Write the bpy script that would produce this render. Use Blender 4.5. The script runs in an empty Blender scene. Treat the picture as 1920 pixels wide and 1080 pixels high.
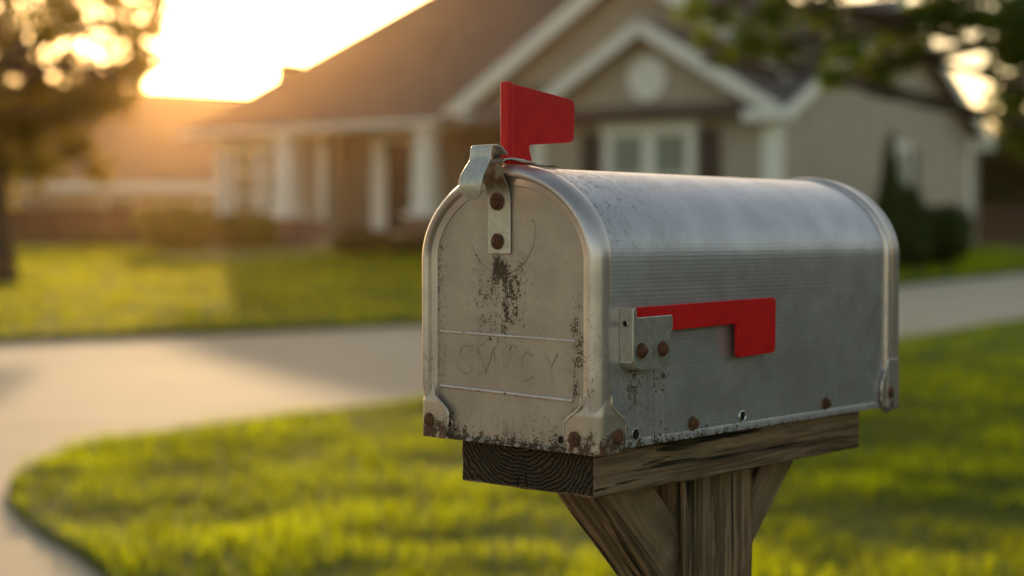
import bpy, bmesh, math, random
import numpy as np
from mathutils import Vector, Matrix

random.seed(7)
rng = np.random.default_rng(11)
sc = bpy.context.scene
COL = sc.collection
R = math.radians

# ------------------------------------------------------------------ tagging
def tag(o, label=None, cat=None, group=None, kind=None):
    if label: o['label'] = label
    if cat: o['category'] = cat
    if group: o['group'] = group
    if kind: o['kind'] = kind
    return o

def empty(name, loc=(0, 0, 0), rz=0.0):
    o = bpy.data.objects.new(name, None)
    o.empty_display_size = .1
    o.location = loc
    o.rotation_euler = (0, 0, rz)
    COL.objects.link(o)
    return o

def link(name, me, mats, parent=None):
    o = bpy.data.objects.new(name, me)
    COL.objects.link(o)
    if not isinstance(mats, (list, tuple)): mats = [mats]
    for m in mats: me.materials.append(m)
    if parent: o.parent = parent
    return o

def from_bm(name, bm, mats, parent=None, smooth=35, bevel=0, segs=2, subsurf=0):
    bmesh.ops.recalc_face_normals(bm, faces=bm.faces[:])
    if smooth:
        for f in bm.faces: f.smooth = True
        for e in bm.edges:
            if len(e.link_faces) == 2 and e.calc_face_angle(0) > R(smooth): e.smooth = False
    me = bpy.data.meshes.new(name)
    bm.to_mesh(me); bm.free()
    o = link(name, me, mats, parent)
    if bevel:
        md = o.modifiers.new('bevel', 'BEVEL')
        md.width = bevel; md.segments = segs; md.limit_method = 'ANGLE'; md.angle_limit = R(35)
        md.harden_normals = False
        for p in me.polygons: p.use_smooth = True
        for e in me.edges: e.use_edge_sharp = False
        wn = o.modifiers.new('normals', 'WEIGHTED_NORMAL'); wn.keep_sharp = True
    return o

def np_mesh(name, V, F, mats, parent=None, smooth=False):
    """V (n,3), F (m,k) arrays"""
    me = bpy.data.meshes.new(name)
    V = np.asarray(V, np.float32); F = np.asarray(F, np.int32)
    k = F.shape[1]
    me.vertices.add(len(V)); me.vertices.foreach_set('co', V.ravel())
    me.loops.add(F.size); me.loops.foreach_set('vertex_index', F.ravel())
    me.polygons.add(len(F))
    me.polygons.foreach_set('loop_start', np.arange(0, F.size, k, dtype=np.int32))
    me.polygons.foreach_set('loop_total', np.full(len(F), k, np.int32))
    if smooth: me.polygons.foreach_set('use_smooth', np.ones(len(F), bool))
    me.update(calc_edges=True)
    return link(name, me, mats, parent)

# ------------------------------------------------------------------ bmesh shapes
def bm_box(bm, x0, x1, y0, y1, z0, z1, mi=0):
    v = [bm.verts.new(p) for p in ((x0,y0,z0),(x1,y0,z0),(x1,y1,z0),(x0,y1,z0),(x0,y0,z1),(x1,y0,z1),(x1,y1,z1),(x0,y1,z1))]
    for q in ((0,3,2,1),(4,5,6,7),(0,1,5,4),(1,2,6,5),(2,3,7,6),(3,0,4,7)):
        bm.faces.new([v[i] for i in q]).material_index = mi

def bm_prism(bm, pts, off, mi=0):
    """closed polygon pts (3-D) extruded by vector off"""
    off = Vector(off)
    a = [bm.verts.new(p) for p in pts]; b = [bm.verts.new(Vector(p) + off) for p in pts]
    n = len(pts)
    bm.faces.new(a).material_index = mi; bm.faces.new(b[::-1]).material_index = mi
    for i in range(n):
        bm.faces.new((a[i], b[i], b[(i+1) % n], a[(i+1) % n])).material_index = mi

def bm_tube(bm, pts, rad, n=10, cap=True):
    pts = [Vector(p) for p in pts]
    if not isinstance(rad, (list, tuple)): rad = [rad] * len(pts)
    rings = []
    up = Vector((0.13, 0.31, 1)).normalized()
    for i, p in enumerate(pts):
        t = (pts[min(i+1, len(pts)-1)] - pts[max(i-1, 0)]).normalized()
        if abs(t.dot(up)) > .98: up2 = Vector((1, .1, 0))
        else: up2 = up
        a = t.cross(up2).normalized(); b = t.cross(a).normalized()
        rings.append([bm.verts.new(p + (a*math.cos(2*math.pi*k/n) + b*math.sin(2*math.pi*k/n))*rad[i]) for k in range(n)])
    for i in range(len(rings)-1):
        for k in range(n):
            bm.faces.new((rings[i][k], rings[i][(k+1) % n], rings[i+1][(k+1) % n], rings[i+1][k]))
    if cap:
        bm.faces.new(rings[0][::-1]); bm.faces.new(rings[-1])

def bm_lathe(bm, c, axis, prof, n=24, mi=0):
    """prof = list of (distance along axis, radius)"""
    c = Vector(c); ax = Vector(axis).normalized()
    a = ax.orthogonal().normalized(); b = ax.cross(a)
    rings = []
    for h, r in prof:
        if r < 1e-6: rings.append([bm.verts.new(c + ax*h)])
        else: rings.append([bm.verts.new(c + ax*h + (a*math.cos(2*math.pi*k/n) + b*math.sin(2*math.pi*k/n))*r) for k in range(n)])
    for i in range(len(rings)-1):
        p, q = rings[i], rings[i+1]
        for k in range(n):
            if len(p) == 1 and len(q) == 1: continue
            if len(p) == 1: f = bm.faces.new((p[0], q[(k+1) % n], q[k]))
            elif len(q) == 1: f = bm.faces.new((p[k], p[(k+1) % n], q[0]))
            else: f = bm.faces.new((p[k], p[(k+1) % n], q[(k+1) % n], q[k]))
            f.material_index = mi

# ------------------------------------------------------------------ materials
class NT:
    def __init__(s, name):
        s.mat = bpy.data.materials.new(name); s.mat.use_nodes = True
        s.t = s.mat.node_tree; s.n = s.t.nodes; s.n.clear()
        s.out = s.n.new('ShaderNodeOutputMaterial')
        s.tc = s.n.new('ShaderNodeTexCoord')
    def new(s, typ, **kw):
        o = s.n.new(typ)
        for k, v in kw.items(): setattr(o, k, v)
        return o
    def put(s, sock, v):
        if isinstance(v, bpy.types.NodeSocket): s.t.links.new(v, sock)
        elif v is not None:
            if isinstance(v, (tuple, list)) and len(v) == 3 and sock.type == 'RGBA': v = (*v, 1)
            sock.default_value = v
    def m(s, op, a, b=None, c=None, clamp=False):
        o = s.new('ShaderNodeMath', operation=op, use_clamp=clamp)
        for i, v in enumerate((a, b, c)):
            if v is not None: s.put(o.inputs[i], v)
        return o.outputs[0]
    def xyz(s, coord='Object'):
        o = s.new('ShaderNodeSeparateXYZ'); s.put(o.inputs[0], s.tc.outputs[coord]); return o.outputs
    def vec(s, x, y, z):
        o = s.new('ShaderNodeCombineXYZ')
        for i, v in enumerate((x, y, z)): s.put(o.inputs[i], v)
        return o.outputs[0]
    def scaled(s, sx, sy, sz, coord='Object'):
        o = s.new('ShaderNodeMapping'); s.put(o.inputs[0], s.tc.outputs[coord]); o.inputs['Scale'].default_value = (sx, sy, sz); return o.outputs[0]
    def noise(s, scale, detail=3, rough=.55, vec=None, dist=0):
        o = s.new('ShaderNodeTexNoise'); s.put(o.inputs['Vector'], vec if vec is not None else s.tc.outputs['Object'])
        o.inputs['Scale'].default_value = scale; o.inputs['Detail'].default_value = detail
        o.inputs['Roughness'].default_value = rough; o.inputs['Distortion'].default_value = dist
        return o.outputs['Fac']
    def sstep(s, x, lo, hi, a=0.0, b=1.0):
        o = s.new('ShaderNodeMapRange', interpolation_type='SMOOTHSTEP')
        for i, v in enumerate((x, lo, hi, a, b)): s.put(o.inputs[i], v)
        return o.outputs[0]
    def mix(s, f, a, b):
        o = s.new('ShaderNodeMix', data_type='RGBA')
        s.put(o.inputs[0], f); s.put(o.inputs[6], a); s.put(o.inputs[7], b)
        return o.outputs[2]
    def mixf(s, f, a, b):
        o = s.new('ShaderNodeMix', data_type='FLOAT')
        s.put(o.inputs[0], f); s.put(o.inputs[2], a); s.put(o.inputs[3], b)
        return o.outputs[0]
    def bump(s, h, strength=1.0, dist=.001, normal=None):
        o = s.new('ShaderNodeBump'); s.put(o.inputs['Height'], h)
        o.inputs['Strength'].default_value = strength; o.inputs['Distance'].default_value = dist
        if normal is not None: s.put(o.inputs['Normal'], normal)
        return o.outputs[0]
    def gauss(s, x, c, w):
        d = s.m('DIVIDE', s.m('SUBTRACT', x, c), w)
        return s.m('EXPONENT', s.m('MULTIPLY', s.m('MULTIPLY', d, d), -1.0))
    def bsdf(s, color, rough=.5, metal=0.0, normal=None, spec=.5, **kw):
        b = s.new('ShaderNodeBsdfPrincipled')
        s.put(b.inputs['Base Color'], color); s.put(b.inputs['Roughness'], rough); s.put(b.inputs['Metallic'], metal)
        b.inputs['Specular IOR Level'].default_value = spec
        for k, v in kw.items(): s.put(b.inputs[k.replace('_', ' ')], v)
        if normal is not None: s.put(b.inputs['Normal'], normal)
        s.t.links.new(b.outputs[0], s.out.inputs[0])
        return s.mat

def simple(name, c1, c2=None, scale=4, rough=.7, metal=0, spec=.4, bump=0, bscale=None, detail=4):
    t = NT(name)
    n = t.noise(scale, detail)
    col = t.mix(t.sstep(n, .3, .7), c1, c2 or c1)
    nb = t.bump(t.noise(bscale or scale*4, 3), 1, bump) if bump else None
    return t.bsdf(col, rough, metal, nb, spec)

# --- galvanised sheet with dirt; 'zone' decides where the dirt gathers
def metal_mat(zone):
    t = NT('galvanised_' + zone)
    u, v, w = t.xyz()
    big = t.noise(22, 3); fine = t.noise(560, 3, .6); med = t.noise(170, 4, .65)
    streak = t.noise(1, 3, .6, vec=t.scaled(260, 260, 14))
    edge_band = t.m('EXPONENT', t.m('MULTIPLY', t.m('MAXIMUM', w, 0.0), -85.0))
    if zone == 'face':
        cl = t.m('MULTIPLY', t.gauss(u, .094, .032), t.gauss(w, .124, .045))
        right = t.m('MULTIPLY', t.gauss(u, .182, .012), t.sstep(w, .15, .10, 0, 1))
        left = t.gauss(u, .018, .008)
        dens = t.m('ADD', t.m('ADD', t.m('ADD', t.m('MULTIPLY', cl, .92), .16), t.m('MULTIPLY', edge_band, 1.15)), t.m('ADD', t.m('MULTIPLY', right, .75), t.m('MULTIPLY', left, .5)))
        dens = t.m('ADD', dens, t.m('MULTIPLY', t.m('MULTIPLY', t.gauss(u, .0905, .008), t.gauss(w, .153, .010)), .7))
        base = t.mix(t.sstep(big, .3, .7), (.355, .288, .24), (.435, .355, .298))  # warm light reflected by the front is put into this base tone
        rough, metal = .48, .62
        tint_amt, ribs = .6, None
    elif zone == 'body':
        front = t.sstep(v, .17, .02, 0, 1)
        under = t.m('MULTIPLY', t.m('ADD', t.gauss(v, .045, .014), t.m('MULTIPLY', t.gauss(v, .082, .016), .9)), t.sstep(w, .075, .02, 1, .25))
        under = t.m('MULTIPLY', under, t.sstep(w, .069, .064, 0, 1))
        low = t.m('MULTIPLY', edge_band, t.sstep(v, .5, .05, .6, 1.05))
        mid = t.m('MULTIPLY', t.gauss(v, .188, .008), t.gauss(w, .05, .014))
        top = t.m('MULTIPLY', t.sstep(w, .14, .2, 0, 1), t.sstep(v, .26, .02, 0, .26))
        dens = t.m('ADD', t.m('ADD', t.m('ADD', t.m('MULTIPLY', front, .2), t.m('MULTIPLY', under, 1.15)), t.m('ADD', low, t.m('MULTIPLY', mid, .5))), top)
        base = t.mix(t.sstep(big, .3, .7), (.51, .47, .495), (.60, .56, .585))
        rough, metal = .375, .80
        tint_amt, ribs = .9, True
    elif zone == 'rim':
        dens = t.m('ADD', t.m('MULTIPLY', t.sstep(w, .19, .06, 0, 1), .40), t.m('MULTIPLY', edge_band, .9))
        base = t.mix(t.sstep(big, .3, .7), (.51, .43, .405), (.64, .55, .52))
        rough, metal = .37, .85
        tint_amt, ribs = .5, None
    elif zone == 'bracket':
        dens = t.m('ADD', .10, t.m('MULTIPLY', t.sstep(w, .03, .0, 0, 1), 1.15))
        base = t.mix(t.sstep(big, .3, .7), (.42, .34, .285), (.52, .43, .365))
        rough, metal = .42, .7
        tint_amt, ribs = .5, None
    else:  # plate
        dens = t.m('ADD', .22, 0.0)
        base = t.mix(t.sstep(med, .35, .7), (.42, .395, .355), (.55, .52, .475))
        rough, metal = .38, .78
        tint_amt, ribs = .6, None
    dens = t.m('MULTIPLY', dens, t.sstep(t.noise(1, 3, .6, vec=t.scaled(85, 85, 38)), .30, .66, .45, 1.15))
    th = t.m('SUBTRACT', .672, t.m('MULTIPLY', dens, .20))
    sp = t.m('ADD', t.m('MULTIPLY', fine, .62), t.m('MULTIPLY', med, .38))
    spots = t.sstep(sp, th, t.m('ADD', th, .022))
    # soft grime around the spots and in runs
    film = t.m('MULTIPLY', t.m('MULTIPLY', dens, tint_amt), t.sstep(streak if zone == 'body' else med, .35, .75, .15, .75), clamp=True)
    col = t.mix(film, base, (.19, .155, .08) if zone != 'face' else (.24, .185, .12))
    col = t.mix(spots, col, t.mix(t.noise(60, 2), (.035, .022, .012), (.085, .052, .024)))
    if zone in ('bracket',):
        rust = t.m('MULTIPLY', t.sstep(w, .016, .004, 0, 1), t.sstep(med, .42, .56))
        col = t.mix(rust, col, (.10, .042, .018))
        spots = t.m('MAXIMUM', spots, rust)
    if zone in ('plate', 'bracket'):
        bv = t.new('ShaderNodeBevel', samples=4); bv.inputs[0].default_value = .0013
        ge = t.new('ShaderNodeNewGeometry')
        dt = t.new('ShaderNodeVectorMath', operation='DOT_PRODUCT'); t.put(dt.inputs[0], bv.outputs[0]); t.put(dt.inputs[1], ge.outputs['Normal'])
        edge = t.sstep(t.m('ADD', dt.outputs['Value'], t.m('MULTIPLY', t.m('SUBTRACT', med, .5), .12)), .985, .90)
        col = t.mix(t.m('MULTIPLY', edge, .75), col, (.82, .78, .72))
    if zone == 'plate':
        rust = t.sstep(t.noise(55, 4, .65), .58, .72)
        col = t.mix(t.m('MULTIPLY', rust, .55), col, (.20, .11, .045))
        neck = t.m('MULTIPLY', t.m('MULTIPLY', t.sstep(w, .206, .224), t.sstep(v, -.020, -.016)), t.m('MULTIPLY', t.sstep(w, .2436, .240), t.sstep(t.noise(90, 3), .25, .6, .45, 1)))
        col = t.mix(neck, col, (.10, .052, .022)); film = t.m('MAXIMUM', film, neck)
    dirt = t.m('MAXIMUM', spots, t.m('MULTIPLY', film, .8))
    metalf = t.mixf(dirt, metal, 0.0)
    rgh = t.m('ADD', t.mixf(dirt, rough, .85), t.m('MULTIPLY', t.m('SUBTRACT', t.noise(75, 4), .5), .16))
    h = t.m('ADD', t.m('MULTIPLY', t.noise(700, 2), .10), t.m('ADD', t.m('MULTIPLY', big, 1.2), t.m('MULTIPLY', t.noise(9, 2), 4.0)))
    nrm = t.bump(t.m('ADD', h, t.m('MULTIPLY', spots, .35)), .6, .0006)
    if ribs:
        uv = t.new('ShaderNodeSeparateXYZ'); t.put(uv.inputs[0], t.tc.outputs['UV'])
        s_ = uv.outputs[0]
        wave = t.m('SINE', t.m('MULTIPLY', s_, 2*math.pi/.0036))
        amp = t.m('MULTIPLY', t.sstep(w, .215, .165, .08, .8), t.sstep(w, .06, .155, .75, 1))
        irregular = t.noise(1, 2, .5, vec=t.vec(t.m('MULTIPLY', s_, 330), t.m('MULTIPLY', v, .6), 0.0))
        brush = t.noise(1, 3, .6, vec=t.vec(t.m('MULTIPLY', s_, 1500), t.m('MULTIPLY', v, 5), 0.0))
        hh = t.m('ADD', t.m('MULTIPLY', t.m('MULTIPLY', wave, amp), .10), t.m('ADD', t.m('MULTIPLY', irregular, .42), t.m('MULTIPLY', brush, .10)))
        nrm = t.bump(hh, .55, .00042, nrm)
    return t.bsdf(col, rgh, metalf, nrm, .5)

def rust_mat():
    t = NT('rusty_iron')
    n = t.noise(190, 4, .65)
    col = t.mix(t.sstep(n, .3, .7), (.16, .062, .022), (.045, .022, .013))
    return t.bsdf(col, .8, .15, t.bump(t.noise(900, 3), .8, .0005), .4)

def red_mat():
    t = NT('red_flag_paint')
    n = t.noise(60, 3); f = t.noise(520, 3, .6)
    n = t.m('ADD', t.m('MULTIPLY', n, .5), t.m('MULTIPLY', t.noise(24, 4, .6), .5))
    col = t.mix(t.sstep(n, .36, .64), (.47, .002, .003), (.58, .003, .006))
    chip = t.sstep(f, .66, .70)
    col = t.mix(t.m('MULTIPLY', chip, .45), col, (.55, .16, .13))
    rg = t.m('ADD', .36, t.m('MULTIPLY', n, .16))
    return t.bsdf(col, rg, 0, t.bump(t.noise(300, 3), .25, .0004), .28)

def wood_mat(name, axis, dark=1.0, end=False):
    t = NT(name)
    x, y, z = t.xyz()
    if end:
        dx = t.m('SUBTRACT', x, .104); dz = t.m('SUBTRACT', z, .012)
        wob = t.m('MULTIPLY', t.m('SUBTRACT', t.noise(30, 4), .5), .024)
        r = t.m('ADD', t.m('SQRT', t.m('ADD', t.m('MULTIPLY', dx, dx), t.m('MULTIPLY', t.m('MULTIPLY', dz, dz), 1.5))), wob)
        ring = t.m('MULTIPLY', t.m('ADD', t.m('SINE', t.m('MULTIPLY', r, 2*math.pi/.0046)), 1.0), .5)
        ang = t.m('ARCTAN2', dx, dz)
        crack = t.sstep(t.noise(1, 3, .6, vec=t.vec(t.m('MULTIPLY', ang, 9), t.m('MULTIPLY', r, 9), 0.0)), .60, .68)
        pore = t.noise(650, 3, .7)
        f = t.m('MULTIPLY', ring, t.sstep(pore, .3, .65, .35, 1))
        col = t.mix(f, (.016, .011, .007), (.12, .082, .05))
        col = t.mix(crack, col, (.006, .005, .004))
        h = t.m('ADD', t.m('SUBTRACT', ring, t.m('MULTIPLY', crack, 1.5)), t.m('MULTIPLY', pore, .9))
        return t.bsdf(col, .92, 0, t.bump(h, 1, .0022), .2)
    s = [1, 1, 1]; s[axis] = .07
    s3 = list(s); s3[axis] = .045
    long_ = t.noise(240, 4, .62, vec=t.scaled(*s3), dist=.7)
    band = t.noise(95, 2, .5, vec=t.scaled(*s3), dist=.6)
    wide = t.noise(34, 3, .5, vec=t.scaled(*s), dist=.8)
    s2 = list(s); s2[axis] = .05
    crk = t.noise(70, 3, .55, vec=t.scaled(*s2), dist=.4)
    fibre = t.noise(900, 3, .7, vec=t.scaled(*s3))
    c = t.mix(t.sstep(long_, .32, .68), tuple(k*dark for k in (.030, .018, .010)), tuple(k*dark for k in (.26, .16, .09)))
    c = t.mix(t.m('MULTIPLY', t.sstep(wide, .38, .62), .55), c, tuple(k*dark for k in (.31, .205, .125)))
    c = t.mix(t.sstep(band, .54, .60, 0, .6), c, tuple(k*dark for k in (.055, .034, .02)))
    crack = t.sstep(crk, .41, .355)
    c = t.mix(crack, c, (.014, .010, .007))
    c = t.mix(t.sstep(fibre, .5, .75, 0, .5), c, tuple(k*dark for k in (.10, .07, .045)))
    stain = t.sstep(t.noise(11, 3), .45, .7, 0, .5)
    c = t.mix(stain, c, (.085, .068, .03))
    h = t.m('ADD', t.m('MULTIPLY', long_, 1.4), t.m('ADD', t.m('MULTIPLY', fibre, .5), t.m('MULTIPLY', crack, -2.2)))
    return t.bsdf(c, .86, 0, t.bump(h, 1, .0026), .2)

def siding_mat():
    t = NT('tan_lap_siding')
    x, y, z = t.xyz()
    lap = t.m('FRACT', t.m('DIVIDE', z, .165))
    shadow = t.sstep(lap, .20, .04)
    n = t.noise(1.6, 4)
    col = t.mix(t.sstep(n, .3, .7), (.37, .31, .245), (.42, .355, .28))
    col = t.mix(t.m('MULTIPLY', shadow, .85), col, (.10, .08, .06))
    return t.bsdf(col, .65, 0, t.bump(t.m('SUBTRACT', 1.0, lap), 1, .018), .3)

def shingle_mat():
    t = NT('brown_shingles')
    b = t.new('ShaderNodeTexBrick')
    t.put(b.inputs['Vector'], t.tc.outputs['UV'])
    b.inputs['Scale'].default_value = 1
    b.inputs['Brick Width'].default_value = .3; b.inputs['Row Height'].default_value = .14; b.inputs['Mortar Size'].default_value = .008
    b.inputs['Color1'].default_value = (.115, .098, .090, 1); b.inputs['Color2'].default_value = (.082, .070, .066, 1); b.inputs['Mortar'].default_value = (.05, .04, .035, 1)
    col = t.mix(t.sstep(t.noise(.9, 4), .3, .7), b.outputs[0], (.108, .092, .084))
    return t.bsdf(col, .85, 0, t.bump(b.outputs[1], 1, .01), .3)

def brick_mat():
    t = NT('red_brown_brick')
    x, y, z = t.xyz()
    b = t.new('ShaderNodeTexBrick')
    t.put(b.inputs['Vector'], t.vec(t.m('ADD', x, y), z, 0.0))
    b.inputs['Scale'].default_value = 1
    b.inputs['Brick Width'].default_value = .22; b.inputs['Row Height'].default_value = .075; b.inputs['Mortar Size'].default_value = .01
    b.inputs['Color1'].default_value = (.22, .095, .06, 1); b.inputs['Color2'].default_value = (.15, .07, .05, 1); b.inputs['Mortar'].default_value = (.3, .26, .22, 1)
    return t.bsdf(b.outputs[0], .85, 0, t.bump(b.outputs[1], 1, -.006), .3)

def leaf_mat(name, dark, light, trans, amount=.45, scale=2.2, rough=.55, spec=.2, zlo=None, zhi=None):
    t = NT(name)
    n = t.noise(scale, 4, .6); n2 = t.noise(scale*9, 2)
    f = t.sstep(t.m('ADD', t.m('MULTIPLY', n, .65), t.m('MULTIPLY', n2, .35)), .36, .64)
    col = t.mix(f, dark, light); tcol = t.mix(f, tuple(k*.5 for k in trans), trans)
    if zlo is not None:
        g_ = t.sstep(t.xyz()[2], zlo, zhi)  # shade between the blades put into the colour, darker towards the foot
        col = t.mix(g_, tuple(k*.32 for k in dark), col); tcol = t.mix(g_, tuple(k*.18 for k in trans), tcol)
    d = t.new('ShaderNodeBsdfPrincipled'); t.put(d.inputs['Base Color'], col)
    d.inputs['Roughness'].default_value = rough; d.inputs['Specular IOR Level'].default_value = spec
    tr = t.new('ShaderNodeBsdfTranslucent'); t.put(tr.inputs[0], tcol)
    mx = t.new('ShaderNodeMixShader'); mx.inputs[0].default_value = amount
    t.t.links.new(d.outputs[0], mx.inputs[1]); t.t.links.new(tr.outputs[0], mx.inputs[2])
    t.t.links.new(mx.outputs[0], t.out.inputs[0])
    return t.mat

def concrete_mat():
    t = NT('pale_concrete')
    n = t.noise(.8, 5, .6); f = t.noise(45, 3)
    col = t.mix(t.sstep(n, .3, .7), (.47, .37, .265), (.54, .43, .315))
    col = t.mix(t.sstep(f, .55, .8, 0, .4), col, (.30, .27, .23))
    return t.bsdf(col, .85, 0, t.bump(f, 1, .004), .3)

def soil_mat(name, a, b, scale=1.2):
    t = NT(name)
    n = t.noise(scale, 5, .6); f = t.noise(28, 4, .7)
    col = t.mix(t.sstep(n, .35, .65), a, b)
    return t.bsdf(col, .9, 0, t.bump(f, 1, .05), .15)

M = dict(
    face=metal_mat('face'), body=metal_mat('body'), rim=metal_mat('rim'), bracket=metal_mat('bracket'), plate=metal_mat('plate'),
    letter=simple('pressed_letter_metal', (.32, .262, .222), (.40, .33, .28), 40, .5, .6),
    rust=rust_mat(), red=red_mat(),
    hole=simple('dark_hole', (.006, .005, .004), rough=.9),
    ring=simple('bright_ring', (.75, .73, .66), (.6, .58, .5), 200, .3, .9),
    plank=wood_mat('weathered_plank', 1, 1.08), end=wood_mat('end_grain', 0, end=True), post=wood_mat('weathered_post', 2, 1.35), brace=wood_mat('weathered_brace', 2, 1.1),
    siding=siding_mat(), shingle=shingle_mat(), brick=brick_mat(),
    trim=simple('white_trim_paint', (.78, .75, .70), (.83, .80, .75), 3, .55),
    shutter=simple('black_shutter_paint', (.018, .018, .020), (.028, .028, .03), 6, .5),
    gshutter=simple('grey_shutter_paint', (.055, .057, .062), (.075, .078, .083), 6, .5),
    door=simple('dark_door_paint', (.014, .009, .007), (.022, .014, .010), 5, .45),
    blind=simple('pale_green_blind', (.20, .23, .185), (.25, .28, .23), 2, .6),
    glass=simple('window_glass', (.10, .115, .10), (.14, .155, .135), 1.2, .08, 0, .8),
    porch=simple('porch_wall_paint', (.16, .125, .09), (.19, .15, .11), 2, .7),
    concrete=concrete_mat(),
    fence=simple('brown_fence_board', (.016, .008, .005), (.028, .014, .008), 4, .8, bump=.004),
    nwall=simple('neighbour_wall', (.42, .33, .25), (.48, .38, .29), 1, .7),
    nroof=simple('neighbour_roof', (.20, .135, .095), (.25, .17, .12), 2, .85),
    bark=simple('tree_bark', (.045, .03, .02), (.085, .06, .042), 9, .9, bump=.02),
    mulch=soil_mat('mulch', (.05, .032, .02), (.075, .05, .032), 3),
    lawn=soil_mat('lawn_soil', (.035, .07, .008), (.06, .10, .012), 1.4),
    ground=soil_mat('meadow', (.06, .085, .015), (.10, .12, .025), .2),
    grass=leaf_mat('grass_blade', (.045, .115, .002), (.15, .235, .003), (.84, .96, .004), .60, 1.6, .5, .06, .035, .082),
    fargrass=leaf_mat('far_grass_blade', (.034, .10, .002), (.075, .165, .003), (.86, .88, .004), .58, .5, .5, .04),
    hedge=leaf_mat('hedge_leaf', (.022, .055, .005), (.085, .145, .010), (.44, .46, .012), .42, 1.3),
    shrub=leaf_mat('shrub_leaf', (.012, .032, .005), (.036, .075, .010), (.07, .12, .010), .3, 1.6),
    treeleaf=leaf_mat('backlit_leaf', (.016, .020, .003), (.070, .064, .006), (.72, .52, .015), .48, .6),
    overleaf=leaf_mat('overhanging_leaf', (.018, .045, .004), (.075, .14, .010), (.26, .36, .012), .42, 1.2),
    darkleaf=leaf_mat('far_tree_leaf', (.012, .022, .005), (.036, .046, .008), (.12, .11, .012), .35, .35),
)

# ------------------------------------------------------------------ camera
EYE = 1.23
cam_d = bpy.data.cameras.new('camera'); cam = bpy.data.objects.new('camera', cam_d); COL.objects.link(cam)
cam.location = (0, 0, EYE); cam.rotation_euler = (R(90) - .0329, 0, 0)
FPX = 2994.7
cam_d.sensor_width = 36; cam_d.lens = FPX / 1920 * 36
cam_d.clip_start = .05; cam_d.clip_end = 3000
cam_d.dof.use_dof = True; cam_d.dof.focus_distance = 1.375; cam_d.dof.aperture_fstop = 3.5
sc.camera = cam

# ------------------------------------------------------------------ light
SUN_EL, SUN_AZ = 8.8, -11.0          # degrees; azimuth from +Y, negative is to the left
world = bpy.data.worlds.new('World'); sc.world = world; world.use_nodes = True
wn = world.node_tree.nodes; bg = wn['Background']
sky = wn.new('ShaderNodeTexSky'); sky.sky_type = 'NISHITA'; sky.sun_disc = False
sky.sun_elevation = R(SUN_EL); sky.sun_rotation = R(SUN_AZ); sky.air_density = 1.0; sky.dust_density = 1.2; sky.ozone_density = 1.0
warm = wn.new('ShaderNodeMix'); warm.data_type = 'RGBA'; warm.blend_type = 'MULTIPLY'; warm.inputs[0].default_value = 1
warm.inputs[7].default_value = (2.35, 2.02, 1.62, 1)      # warm white balance of the evening picture
world.node_tree.links.new(sky.outputs[0], warm.inputs[6]); world.node_tree.links.new(warm.outputs[2], bg.inputs[0]); bg.inputs[1].default_value = .15
sd = bpy.data.lights.new('sun', 'SUN'); so = bpy.data.objects.new('sun', sd); COL.objects.link(so)
sd.energy = 4.6; sd.angle = R(1.0); sd.color = (1.0, .66, .34)
sdir = Vector((math.sin(R(SUN_AZ))*math.cos(R(SUN_EL)), math.cos(R(SUN_AZ))*math.cos(R(SUN_EL)), math.sin(R(SUN_EL))))
so.rotation_euler = sdir.to_track_quat('Z', 'Y').to_euler(); so.location = (-6, 30, 20)

# ------------------------------------------------------------------ terrain
def zt(x, y):
    y = np.asarray(y, float)
    s = np.clip(y - 14.5, 0, 28)
    return .036*np.where(s < 3, s*s/6, s - 1.5)

def sheet(name, poly, mat, lift, step=1.0, skirt=0.0, label=None):
    bm = bmesh.new()
    bm.faces.new([bm.verts.new((x, y, 0)) for x, y in poly])
    xs = [p[0] for p in poly]; ys = [p[1] for p in poly]
    for axis, lo, hi in ((0, min(xs), max(xs)), (1, min(ys), max(ys))):
        k = math.floor(lo/step) + 1
        while k*step < hi:
            no = (1, 0, 0) if axis == 0 else (0, 1, 0); co = (k*step, 0, 0) if axis == 0 else (0, k*step, 0)
            bmesh.ops.bisect_plane(bm, geom=bm.verts[:]+bm.edges[:]+bm.faces[:], plane_co=co, plane_no=no, dist=1e-5)
            k += 1
    for v in bm.verts: v.co.z = float(zt(v.co.x, v.co.y)) + lift
    if skirt:
        be = [e for e in bm.edges if len(e.link_faces) == 1]
        r = bmesh.ops.extrude_edge_only(bm, edges=be)
        for v in [g for g in r['geom'] if isinstance(g, bmesh.types.BMVert)]: v.co.z -= skirt
    o = from_bm(name, bm, mat, None, smooth=40)
    o['kind'] = 'structure'
    return o

def curve(pts, n=8):
    """Catmull-Rom through 2-D points"""
    out = []
    for i in range(len(pts)-1):
        p0 = pts[max(i-1, 0)]; p1 = pts[i]; p2 = pts[i+1]; p3 = pts[min(i+2, len(pts)-1)]
        for k in range(n):
            t = k/n
            out.append(tuple(.5*((2*p1[j]) + (p2[j]-p0[j])*t + (2*p0[j]-5*p1[j]+4*p2[j]-p3[j])*t*t + (-p0[j]+3*p1[j]-3*p2[j]+p3[j])*t**3) for j in (0, 1)))
    out.append(pts[-1])
    return out

# big ground sheet out to the horizon
gx = np.array([-1500, -300, -80, -40, -20, 0, 20, 40, 80, 300, 1500.]); gy = np.array([-1500, -200, -30, 0, 14, 16, 18, 24, 30, 36, 42.5, 60, 100, 300, 1500.])
GX, GY = np.meshgrid(gx, gy); V = np.stack([GX.ravel(), GY.ravel(), zt(GX, GY).ravel() - .12], 1)
nx = len(gx); F = [[j*nx+i, j*nx+i+1, (j+1)*nx+i+1, (j+1)*nx+i] for j in range(len(gy)-1) for i in range(nx-1)]
g = np_mesh('ground', V, F, M['ground'], smooth=True); g['kind'] = 'structure'

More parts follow.
